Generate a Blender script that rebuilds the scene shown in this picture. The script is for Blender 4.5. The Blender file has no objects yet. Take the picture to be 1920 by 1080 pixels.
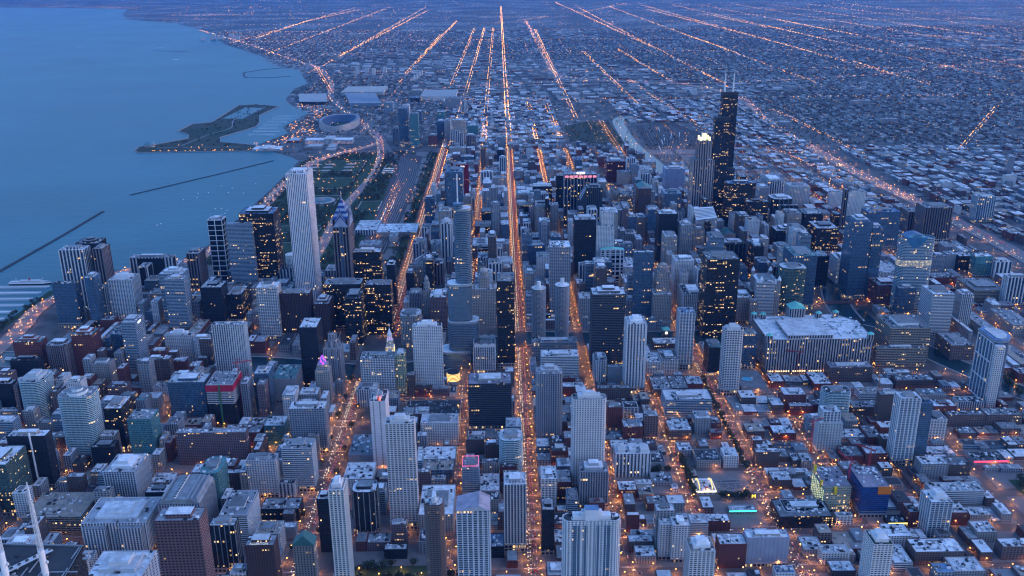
import bpy, math, random
from math import sin, cos, pi, radians, floor
import numpy as np
R = random.Random(7)
C = bpy.context.scene.collection
S = bpy.context.scene
# ---------------------------------------------------------------- camera, sky, light, exposure
# metres: +X runs west (right in the picture), +Y runs south (away), Z up
from mathutils import Matrix, Vector
cam = bpy.data.cameras.new('camera'); co = bpy.data.objects.new('camera', cam); C.objects.link(co)
CAM = Vector((-40.88, -2470.48, 821.4))
F_, R_, U_ = Vector((.01095208, .94822743, -.3174032)), Vector((.99987464, -.01401497, -.00736814)), Vector((.01143507, .31728272, .94826205))
co.matrix_world = Matrix(((R_.x, U_.x, -F_.x, CAM.x), (R_.y, U_.y, -F_.y, CAM.y), (R_.z, U_.z, -F_.z, CAM.z), (0, 0, 0, 1)))
cam.sensor_width = 36; cam.lens = 1653.64 / 1920 * 36
cam.shift_y = (489.22 - 540) / 1920
cam.clip_start = 5; cam.clip_end = 120000
S.camera = co
w = bpy.data.worlds.new('World'); S.world = w; w.use_nodes = True
nt = w.node_tree; bg = nt.nodes['Background']
sky = nt.nodes.new('ShaderNodeTexSky'); sky.sky_type = 'NISHITA'; sky.sun_disc = False
sky.sun_elevation = radians(5); sky.sun_rotation = radians(80); sky.altitude = 800; sky.ozone_density = 4
tint = nt.nodes.new('ShaderNodeMix'); tint.data_type = 'RGBA'; tint.blend_type = 'MULTIPLY'; tint.inputs[0].default_value = 1
tint.inputs[7].default_value = (1.3, .96, .98, 1)
nt.links.new(sky.outputs[0], tint.inputs[6]); nt.links.new(tint.outputs[2], bg.inputs[0])
bg.inputs[1].default_value = 0.15
sl = bpy.data.lights.new('sun', 'SUN'); sl.energy = .1; sl.angle = radians(40); sl.color = (.75, .8, 1)
so = bpy.data.objects.new('sun', sl); C.objects.link(so); so.rotation_euler = (radians(20), radians(42), 0)
S.view_settings.view_transform = 'Standard'; S.view_settings.look = 'None'; S.view_settings.gamma = 1
S.view_settings.exposure = 2.5
S.cycles.use_denoising = True; S.cycles.use_adaptive_sampling = False
S.cycles.max_bounces = 4; S.cycles.diffuse_bounces = 1; S.cycles.filter_width = 1.25; S.cycles.denoising_prefilter = 'ACCURATE'; S.cycles.glossy_bounces = 2; S.cycles.volume_bounces = 0
S.cycles.transparent_max_bounces = 4; S.cycles.caustics_reflective = False; S.cycles.caustics_refractive = False
S.cycles.sample_clamp_indirect = 2; S.cycles.sample_clamp_direct = 12; S.cycles.use_light_tree = True
# ---------------------------------------------------------------- materials
MATS = {}
def newmat(name):
    m = bpy.data.materials.new(name); m.use_nodes = True
    m.cycles.emission_sampling = 'NONE'
    return m, m.node_tree, m.node_tree.nodes['Principled BSDF']
def N(nt, t, **k):
    n = nt.nodes.new(t)
    for a, v in k.items(): setattr(n, a, v)
    return n
def M_(nt, op, a, b=None, c=None):
    n = nt.nodes.new('ShaderNodeMath'); n.operation = op
    for i, v in enumerate((a, b, c)):
        if v is None: continue
        if isinstance(v, (int, float)): n.inputs[i].default_value = v
        else: nt.links.new(v, n.inputs[i])
    return n.outputs[0]
def MIX(nt, f, a, b):
    n = nt.nodes.new('ShaderNodeMix'); n.data_type = 'RGBA'
    for i, v in ((0, f), (6, a), (7, b)):
        if isinstance(v, tuple): n.inputs[i].default_value = (*v[:3], 1)
        elif isinstance(v, (int, float)): n.inputs[i].default_value = v
        else: nt.links.new(v, n.inputs[i])
    return n.outputs[2]
def facade(key, wall, glass, bay, fl, fw, fh, lit=.03, metal=.45, litc=(1, .52, .18), ls=1.6):
    """window grid laid out in metres along the wall (u) and up it (v)"""
    if key in MATS: return MATS[key]
    m, nt, P = newmat(key)
    uv = N(nt, 'ShaderNodeUVMap'); sp = N(nt, 'ShaderNodeSeparateXYZ'); nt.links.new(uv.outputs[0], sp.inputs[0])
    oi = N(nt, 'ShaderNodeObjectInfo')
    u = M_(nt, 'DIVIDE', sp.outputs[0], bay); v = M_(nt, 'DIVIDE', sp.outputs[1], fl)
    fu = M_(nt, 'FRACT', u); fv = M_(nt, 'FRACT', v)
    mu = M_(nt, 'LESS_THAN', M_(nt, 'ABSOLUTE', M_(nt, 'SUBTRACT', fu, .5)), fw / 2)
    mv = M_(nt, 'LESS_THAN', M_(nt, 'ABSOLUTE', M_(nt, 'SUBTRACT', fv, .5)), fh / 2)
    mask = M_(nt, 'MULTIPLY', mu, mv)
    lu = M_(nt, 'FLOOR', M_(nt, 'DIVIDE', sp.outputs[0], min(bay, 4.0))); lv = M_(nt, 'FLOOR', v)
    cb = N(nt, 'ShaderNodeCombineXYZ'); nt.links.new(lu, cb.inputs[0]); nt.links.new(lv, cb.inputs[1])
    nt.links.new(M_(nt, 'MULTIPLY', oi.outputs['Random'], 517.3), cb.inputs[2])
    wn = N(nt, 'ShaderNodeTexWhiteNoise'); nt.links.new(cb.outputs[0], wn.inputs[0])
    cf = N(nt, 'ShaderNodeCombineXYZ'); nt.links.new(lv, cf.inputs[1]); nt.links.new(M_(nt, 'MULTIPLY', oi.outputs['Random'], 91.7), cf.inputs[2])
    nt.links.new(M_(nt, 'FLOOR', M_(nt, 'DIVIDE', sp.outputs[0], 22.0)), cf.inputs[0])
    wf = N(nt, 'ShaderNodeTexWhiteNoise'); nt.links.new(cf.outputs[0], wf.inputs[0])
    sc = N(nt, 'ShaderNodeSeparateColor'); nt.links.new(wn.outputs[1], sc.inputs[0])
    # lit windows gather on some floors
    p = M_(nt, 'MULTIPLY', M_(nt, 'LESS_THAN', wf.outputs[0], min(.95, lit * .9)), .5 if lit < 5 else 1)
    on = M_(nt, 'MULTIPLY', M_(nt, 'LESS_THAN', wn.outputs[0], M_(nt, 'ADD', p, lit * .1)), mask)
    on = M_(nt, 'MULTIPLY', on, M_(nt, 'LESS_THAN', M_(nt, 'ABSOLUTE', M_(nt, 'SUBTRACT', M_(nt, 'FRACT', M_(nt, 'DIVIDE', sp.outputs[0], min(bay, 4.0))), .5)), .3))
    tone = M_(nt, 'ADD', M_(nt, 'MULTIPLY', sc.outputs[0], .8), .5)
    g = MIX(nt, 1, glass, glass)
    vm = N(nt, 'ShaderNodeVectorMath', operation='SCALE'); vm.inputs[0].default_value = glass[:3]; nt.links.new(tone, vm.inputs[3])
    # weathering of the wall in broad soft patches
    no = N(nt, 'ShaderNodeTexNoise'); no.inputs['Scale'].default_value = .06; no.inputs['Detail'].default_value = 4
    nt.links.new(uv.outputs[0], no.inputs[0])
    wt = M_(nt, 'ADD', M_(nt, 'MULTIPLY', no.outputs[0], .5), .72)
    vw = N(nt, 'ShaderNodeVectorMath', operation='SCALE'); vw.inputs[0].default_value = wall[:3]; nt.links.new(wt, vw.inputs[3])
    P.inputs['Specular IOR Level'].default_value = .22
    nt.links.new(MIX(nt, mask, vw.outputs[0], vm.outputs[0]), P.inputs['Base Color'])
    nt.links.new(M_(nt, 'MULTIPLY', mask, metal), P.inputs['Metallic'])
    nt.links.new(M_(nt, 'SUBTRACT', .82, M_(nt, 'MULTIPLY', mask, .62)), P.inputs['Roughness'])
    nt.links.new(MIX(nt, sc.outputs[1], litc, (1, .74, .42)), P.inputs['Emission Color'])
    nt.links.new(M_(nt, 'MULTIPLY', on, M_(nt, 'ADD', M_(nt, 'MULTIPLY', M_(nt, 'POWER', sc.outputs[2], 2), ls * .31), ls * .04)), P.inputs['Emission Strength'])
    MATS[key] = m; return m
def plain(key, col, rough=.8, metal=0, noise=.35, scale=.08):
    if key in MATS: return MATS[key]
    m, nt, P = newmat(key)
    tc = N(nt, 'ShaderNodeTexCoord'); no = N(nt, 'ShaderNodeTexNoise'); no.inputs['Scale'].default_value = scale; no.inputs['Detail'].default_value = 5
    nt.links.new(tc.outputs['Object'], no.inputs[0])
    oi = N(nt, 'ShaderNodeObjectInfo')
    k = M_(nt, 'ADD', M_(nt, 'MULTIPLY', no.outputs[0], noise * 2), 1 - noise)
    k = M_(nt, 'MULTIPLY', k, M_(nt, 'ADD', M_(nt, 'MULTIPLY', oi.outputs['Random'], .3), .85))
    v = N(nt, 'ShaderNodeVectorMath', operation='SCALE'); v.inputs[0].default_value = col; nt.links.new(k, v.inputs[3])
    nt.links.new(v.outputs[0], P.inputs['Base Color']); P.inputs['Roughness'].default_value = rough; P.inputs['Metallic'].default_value = metal
    P.inputs['Specular IOR Level'].default_value = .25; MATS[key] = m; return m
def roofmat(key, col):
    """roof membrane: seams, ponding stains and patched areas"""
    if key in MATS: return MATS[key]
    m, nt, P = newmat(key)
    tc = N(nt, 'ShaderNodeTexCoord'); oi = N(nt, 'ShaderNodeObjectInfo')
    no = N(nt, 'ShaderNodeTexNoise'); no.inputs['Scale'].default_value = .11; no.inputs['Detail'].default_value = 6; no.inputs['Roughness'].default_value = .65
    vo = N(nt, 'ShaderNodeTexVoronoi', distance='CHEBYCHEV'); vo.inputs['Scale'].default_value = .09
    nt.links.new(tc.outputs['Object'], no.inputs[0]); nt.links.new(tc.outputs['Object'], vo.inputs['Vector'])
    sc = N(nt, 'ShaderNodeSeparateColor'); nt.links.new(vo.outputs['Color'], sc.inputs[0])
    k = M_(nt, 'ADD', M_(nt, 'MULTIPLY', no.outputs[0], .9), .45)
    k = M_(nt, 'MULTIPLY', k, M_(nt, 'ADD', M_(nt, 'MULTIPLY', sc.outputs[0], .35), .75))
    k = M_(nt, 'MULTIPLY', k, M_(nt, 'ADD', M_(nt, 'MULTIPLY', oi.outputs['Random'], .55), .65))
    v = N(nt, 'ShaderNodeVectorMath', operation='SCALE'); v.inputs[0].default_value = col; nt.links.new(k, v.inputs[3])
    nt.links.new(v.outputs[0], P.inputs['Base Color']); P.inputs['Roughness'].default_value = .75
    MATS[key] = m; return m
def glow(key, col, s, light=False):
    if key in MATS: return MATS[key]
    m, nt, P = newmat(key)
    P.inputs['Base Color'].default_value = (.05, .05, .05, 1); P.inputs['Emission Color'].default_value = (*col, 1); P.inputs['Emission Strength'].default_value = s * (1 if light else .2)
    if light: m.cycles.emission_sampling = 'FRONT'
    MATS[key] = m; return m
# code: wall, glass, bay, floor, window share across / up, lit share, ribs or bands built on the wall, metal
BL, TL, DK, NG = (.09, .18, .29), (.06, .24, .28), (.018, .026, .04), (.04, .065, .105)
STY = dict(
 wr=((.6, .6, .62), NG, 4.5, 3.6, .62, .86, .03, 'rib'), kr=((.2, .16, .17), DK, 4, 3.6, .6, .8, .04, 'rib'), wp=((.58, .58, .6), DK, 4.2, 3.3, .52, .5, .035, 0),
 wq=((.56, .56, .58), DK, 5, 3.7, .74, .6, .06, 0), wg=((.6, .59, .6), DK, 5.5, 3.2, .66, .52, .03, 0), wh=((.55, .56, .58), NG, 9, 3.7, .98, .5, .04, 'band'),
 gx=((.3, .31, .34), NG, 4.4, 3.7, .7, .6, .05, 0), gh=((.3, .35, .4), BL, 6, 3.6, .95, .62, .05, 'band'), gc=((.52, .58, .6), TL, 8, 3.4, .95, .7, .03, 'band'),
 gb=((.1, .14, .19), BL, 1.9, 3.8, .88, .84, .035, 0), tg=((.14, .26, .27), TL, 2.4, 3.6, .85, .78, .04, 0), dg=((.07, .1, .1), (.1, .2, .19), 3, 3.9, .9, .6, .22, 'band'),
 gw=((.62, .63, .65), BL, 6.5, 3.3, .82, .74, .03, 'rib'), gv=((.5, .52, .55), BL, 4, 3.8, .8, .8, .06, 'rib'), gl=((.36, .42, .45), BL, 5, 3.9, .96, .58, .12, 'band'),
 dk=((.02, .022, .028), DK, 2.6, 3.8, .8, .6, .02, 0), dl=((.022, .022, .025), DK, 3.2, 3.8, .84, .5, .2, 0), dh=((.07, .075, .09), DK, 5, 3.8, .95, .55, .07, 'band'),
 dv=((.03, .032, .04), DK, 7, 3.8, .86, .7, .05, 'prib'), dr=((.06, .065, .08), DK, 3.2, 3.8, .5, .9, .02, 'rib'), dm=((.09, .02, .03), (.04, .02, .03), 3, 3.8, .8, .6, .05, 0),
 fr=((.6, .61, .64), (.02, .035, .06), 19, 14, .9, .88, .01, 0), rt=((.5, .47, .47), DK, 8, 3.8, .96, .6, .02, 'band'), wl=((.66, .6, .62), DK, 11, 3.1, .2, .5, .02, 0),
 wt=((.58, .57, .58), (.06, .25, .26), 5, 3.2, .62, .55, .03, 'rib'), w4=((.6, .61, .64), NG, 4.6, 3.2, .5, .52, .03, 'bay'), wx=((.5, .52, .56), DK, 9, 4, .5, .4, .02, 0),
 wv=((.62, .61, .63), NG, 6, 3.4, .55, .9, .03, 'rib'), wz=((.6, .56, .55), DK, 5, 3.4, .62, .5, .02, 'band'), st=((.34, .31, .3), DK, 4, 3.8, .42, .55, .07, 0),
 st2=((.33, .28, .29), DK, 4, 3.9, .5, .8, .09, 'rib'), gy=((.32, .33, .37), NG, 4, 3.5, .6, .8, .03, 'rib'), gr=((.28, .29, .31), DK, 5, 3.6, .5, .5, .05, 0),
 gs=((.33, .36, .25), DK, 4, 3.8, .5, .6, .3, 0), gd=((.17, .22, .34), (.4, .45, .6), 7, 5, .22, .25, .5, 0), br=((.12, .09, .085), DK, 4, 3.7, .5, .5, .07, 0),
 bh=((.17, .12, .115), DK, 5, 3.7, .6, .5, .06, 0), rb=((.17, .055, .05), DK, 3.8, 3.7, .45, .55, .07, 0), bk=((.08, .05, .052), DK, 3.6, 3.4, .4, .5, .05, 0),
 pb=((.19, .13, .14), DK, 3.6, 3.2, .6, .5, .05, 0), bg=((.15, .095, .105), DK, 4.3, 3.9, .58, .42, .02, 0), kb=((.09, .055, .055), DK, 3.6, 3.6, .5, .8, .03, 'rib'),
 bb=((.17, .21, .29), (.13, .16, .22), 7, 7, .94, .94, 0, 0), bl=((.26, .27, .3), DK, 14, 9, .1, .1, .2, 0), bq=((.3, .32, .4), DK, 6, 3.6, .16, .3, .06, 0),
 bc=((.24, .18, .16), DK, 4.6, 3.2, .8, .5, .02, 'scal'), pk=((.3, .28, .26), (.02, .02, .025), 8, 3.3, .93, .5, .04, 0), mh=((.31, .27, .23), DK, 6, 3.9, .92, .5, .09, 'band'),
 w7=((.6, .61, .65), (.012, .02, .05), 13, 16, .8, .84, .01, 'w7'), red=((.26, .02, .04), (.1, .02, .03), 3, 3.8, .8, .5, .04, 0), ch=((.26, .25, .3), DK, 5.5, 3.9, .74, .6, .2, 'rib'),
 yc=((.3, .3, .26), (.3, .33, .18), 3.4, 3.2, .7, .6, .3, 'band'), bn=((.2, .22, .26), (.03, .12, .38), 12, 3.6, .98, .85, .0, 'band'), aon=((.7, .7, .74), (.12, .14, .2), 4.4, 3.9, .4, 1.01, .05, 0))
def sty(code, litp=None, far=False):
    w_, g_, b_, f_, fw, fh, l_, geo = STY[code]
    key = 'facade_' + code + ('' if litp is None else '_lit') + ('_broad' if far else '')
    if far: b_ *= 1.9; fh = 1.01
    return facade(key, w_, g_, b_, f_, fw, fh, l_ if litp is None else litp, .12 if g_ in (DK, NG) else .6, ls=1.5)
def wallplain(code): return plain('trim_' + code, tuple(min(.7, c * 1.05) for c in STY[code][0]), .7, 0, .15)
RC = dict(w=(.8, .81, .83), g=(.24, .26, .28), d=(.045, .05, .06), s=(.42, .36, .3), m=(.3, .27, .33), t=(.12, .33, .34), b=(.14, .25, .42), p=(.3, .38, .42), r=(.05, .04, .05), e=(.03, .06, .035))
def rmat(c): return roofmat('roof_' + (c or 'x'), RC.get(c, (.34, .36, .39)))
STEEL = plain('steel_grey', (.3, .32, .35), .5, .3); WHITE = plain('white_paint', (.7, .71, .73), .55, 0, .1); DARK = plain('dark_grille', (.03, .033, .04), .7)
LAMPLENS = glow('lamp_lens', (1, .4, .09), 7); LAMPFACE = glow('lamp_face', (1, .34, .07), 115, True)
HEAD = glow('headlight', (1, .78, .55), 5); TAIL = glow('taillight', (1, .06, .05), 2)
# ---------------------------------------------------------------- mesh helpers
class MB:
    def __init__(s): s.v = []; s.f = []; s.m = []; s.uv = []; s.mats = []
    def mi(s, mat):
        if mat not in s.mats: s.mats.append(mat)
        return s.mats.index(mat)
    def face(s, pts, mat, uv=None):
        b = len(s.v); s.v.extend(pts); s.f.append(tuple(range(b, b + len(pts)))); s.m.append(s.mi(mat))
        s.uv.extend(uv if uv else [(p[0], p[1]) for p in pts])
    def prism(s, pl, z0, z1, mat, top=None, u0=0., vz=0., bottom=False):
        """extruded outline (counter-clockwise from above), uv in metres round the walls"""
        n = len(pl); u = u0; i = s.mi(mat)
        for k in range(n):
            a, b = pl[k], pl[(k + 1) % n]; L = math.hypot(b[0] - a[0], b[1] - a[1]); q = len(s.v)
            s.v.extend(((a[0], a[1], z0), (b[0], b[1], z0), (b[0], b[1], z1), (a[0], a[1], z1)))
            s.f.append((q, q + 1, q + 2, q + 3)); s.m.append(i)
            s.uv.extend(((u, z0 + vz), (u + L, z0 + vz), (u + L, z1 + vz), (u, z1 + vz))); u += L
        if top is not None: s.face([(p[0], p[1], z1) for p in pl], top)
        if bottom: s.face([(p[0], p[1], z0) for p in reversed(pl)], mat)
    def box(s, x0, x1, y0, y1, z0, z1, mat, top=None, bottom=False):
        s.prism([(x0, y0), (x1, y0), (x1, y1), (x0, y1)], z0, z1, mat, top or mat, bottom=bottom)
    def bar(s, a, b, t, mat):
        a, b = Vector(a), Vector(b); d = (b - a).normalized(); h = Vector((0, 0, 1)) if abs(d.z) < .9 else Vector((1, 0, 0))
        x = d.cross(h).normalized() * t / 2; y = d.cross(x).normalized() * t / 2
        c = [x + y, x - y, -x - y, -x + y]
        for k in range(4):
            p, q = c[k], c[(k + 1) % 4]; s.face([tuple(a + p), tuple(b + p), tuple(b + q), tuple(a + q)], mat)
    def cone(s, pl, z0, apex, mat):
        n = len(pl)
        for k in range(n):
            a, b = pl[k], pl[(k + 1) % n]; s.face([(a[0], a[1], z0), (b[0], b[1], z0), apex], mat)
    def build(s, name, parent=None, **props):
        me = bpy.data.meshes.new(name); me.from_pydata(s.v, [], s.f)
        for m in s.mats: me.materials.append(m)
        me.polygons.foreach_set('material_index', s.m)
        ul = me.uv_layers.new(name='UVMap'); ul.data.foreach_set('uv', [c for p in s.uv for c in p]); me.update()
        o = bpy.data.objects.new(name, me); C.objects.link(o)
        if parent: o.parent = parent
        for k, v in props.items(): o[k] = v
        return o
def empty(name, label, cat, loc=(0, 0, 0), group=None):
    o = bpy.data.objects.new(name, None); C.objects.link(o); o.location = loc; o['label'] = label; o['category'] = cat
    if group: o['group'] = group
    return o
def rect(x0, x1, y0, y1): return [(x0, y0), (x1, y0), (x1, y1), (x0, y1)]
def cham(x0, x1, y0, y1, c, k=1):
    c = min(c, (x1 - x0) * .49, (y1 - y0) * .49); out = []
    for cx, cy, a0 in ((x1 - c, y0 + c, -90), (x1 - c, y1 - c, 0), (x0 + c, y1 - c, 90), (x0 + c, y0 + c, 180)):
        for j in range(k + 1):
            a = radians(a0 + 90 * j / k); out.append((cx + c * cos(a), cy + c * sin(a)))
    return out
def ngon(cx, cy, r, n, a0=0., ry=None):
    ry = ry or r
    return [(cx + r * cos(a0 + 2 * pi * k / n), cy + ry * sin(a0 + 2 * pi * k / n)) for k in range(n)]
def inset(pl, d):
    n = len(pl); cx = sum(p[0] for p in pl) / n; cy = sum(p[1] for p in pl) / n
    hx = max(abs(p[0] - cx) for p in pl); hy = max(abs(p[1] - cy) for p in pl)
    return [(cx + (p[0] - cx) * (1 - d / hx), cy + (p[1] - cy) * (1 - d / hy)) for p in pl]
def walls_geo(mb, pl, z0, z1, code):
    geo = STY[code][7]; bay = STY[code][2] * (1.9 if pl[0][1] > -450 else 1); fl = STY[code][3]
    if not geo: return
    wm = wallplain(code); n = len(pl)
    if geo in ('rib', 'prib', 'bay'):
        if geo == 'prib': wm = STEEL
        t = .3 if bay < 5 else .45
        for k in range(n):
            a, b = pl[k], pl[(k + 1) % n]; L = math.hypot(b[0] - a[0], b[1] - a[1])
            if L < 3: continue
            dx, dy = (b[0] - a[0]) / L, (b[1] - a[1]) / L; nx, ny = dy, -dx; m = max(1, round(L / bay))
            if geo == 'bay': m = max(2, round(L / 12))
            for j in range(m + 1):
                px, py = a[0] + dx * L * j / m, a[1] + dy * L * j / m; e = .75
                c = [(px - dx * t, py - dy * t), (px - dx * t + nx * e, py - dy * t + ny * e), (px + dx * t + nx * e, py + dy * t + ny * e), (px + dx * t, py + dy * t)]
                for q in range(3):
                    g, h = c[q], c[q + 1]; mb.face([(g[0], g[1], z0), (h[0], h[1], z0), (h[0], h[1], z1), (g[0], g[1], z1)], wm)
                mb.face([(p[0], p[1], z1) for p in c], wm)
    elif geo in ('band', 'scal'):
        e = .9 if code == 'gc' else (1.1 if geo == 'scal' else .5)
        out = [(p[0], p[1]) for p in inset(pl, -e)]
        hh = 1.0 if code in ('gc', 'gl', 'gh') else 1.3
        z = z0 + fl * 1.0 - hh / 2 + fl * 0
        while z < z1 - 1:
            mb.prism(out, z, z + hh, wm, wm); z += fl
    elif geo == 'w7':
        x0, x1 = min(p[0] for p in pl), max(p[0] for p in pl); y0, y1 = min(p[1] for p in pl), max(p[1] for p in pl)
        for x in (x0, x0 + (x1 - x0) * .16, x0 + (x1 - x0) * .36, x0 + (x1 - x0) * .64, x0 + (x1 - x0) * .84, x1):
            mb.box(x - .9, x + .9, y0 - .9, y0, z0, z1, wm)
        for z in np.arange(z0 + 10, z1, 11.5):
            mb.box(x0 - .5, x1 + .5, y0 - .7, y0, z, z + 1.6, wm); mb.box(x0 - .7, x0, y0, y1, z, z + 1.6, wm)
FOOT = []
def machinery(parent, pl, h, rnd, dense=1.0):
    near = pl[0][1] < -1230 or h > 330
    n = len(pl); cx = sum(p[0] for p in pl) / n; cy = sum(p[1] for p in pl) / n
    hx = max(abs(p[0] - cx) for p in pl) - 2.5; hy = max(abs(p[1] - cy) for p in pl) - 2.5
    if hx < 2 or hy < 2: return
    mb = MB(); A = hx * hy * 4
    def flush(nm, force=False):
        nonlocal mb
        if near and mb.f: mb.build(nm, parent); mb = MB()
    for k in range(int(min(34, 5 + A / 62 * dense))):
        x = cx + rnd.uniform(-hx, hx); y = cy + rnd.uniform(-hy, hy); a, b = rnd.uniform(.7, 2.6), rnd.uniform(.7, 2.6); z = rnd.uniform(.8, 2.4)
        m = rnd.choice((STEEL, WHITE, WHITE, DARK)); mb.box(x - a, x + a, y - b, y + b, h, h + z, m)
        if rnd.random() < .35: mb.prism(ngon(x, y, min(a, b) * .7, 8), h + z, h + z + .4, STEEL, DARK)
        flush('air_handler')
    for k in range(int(2 + A / 500)):
        x = cx + rnd.uniform(-hx, hx) * .8; y = cy + rnd.uniform(-hy, hy) * .8; L = rnd.uniform(4, 12)
        if rnd.random() < .5: mb.box(x - .4, x + .4, max(cy - hy, y - L), min(cy + hy, y + L), h, h + .9, STEEL)
        else: mb.box(max(cx - hx, x - L), min(cx + hx, x + L), y - .4, y + .4, h, h + .9, STEEL)
        flush('roof_duct')
    if mb.f: mb.build('roof_machinery', parent)
def roof(parent, pl, h, rc, rim, deck=.9, t=.7):
    mb = MB(); inn = inset(pl, t); n = len(pl)
    for k in range(n):
        a, b, c, d = pl[k], pl[(k + 1) % n], inn[(k + 1) % n], inn[k]
        mb.face([(a[0], a[1], h), (b[0], b[1], h), (c[0], c[1], h), (d[0], d[1], h)], rim)
        mb.face([(d[0], d[1], h), (c[0], c[1], h), (c[0], c[1], h - deck), (d[0], d[1], h - deck)], rim)
    mb.face([(p[0], p[1], h - deck) for p in inn], rmat(rc))
    return mb.build('roof', parent)
CATS = dict(office_tower='office tower', apartment_tower='apartment tower', hotel_tower='hotel tower')
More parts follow.
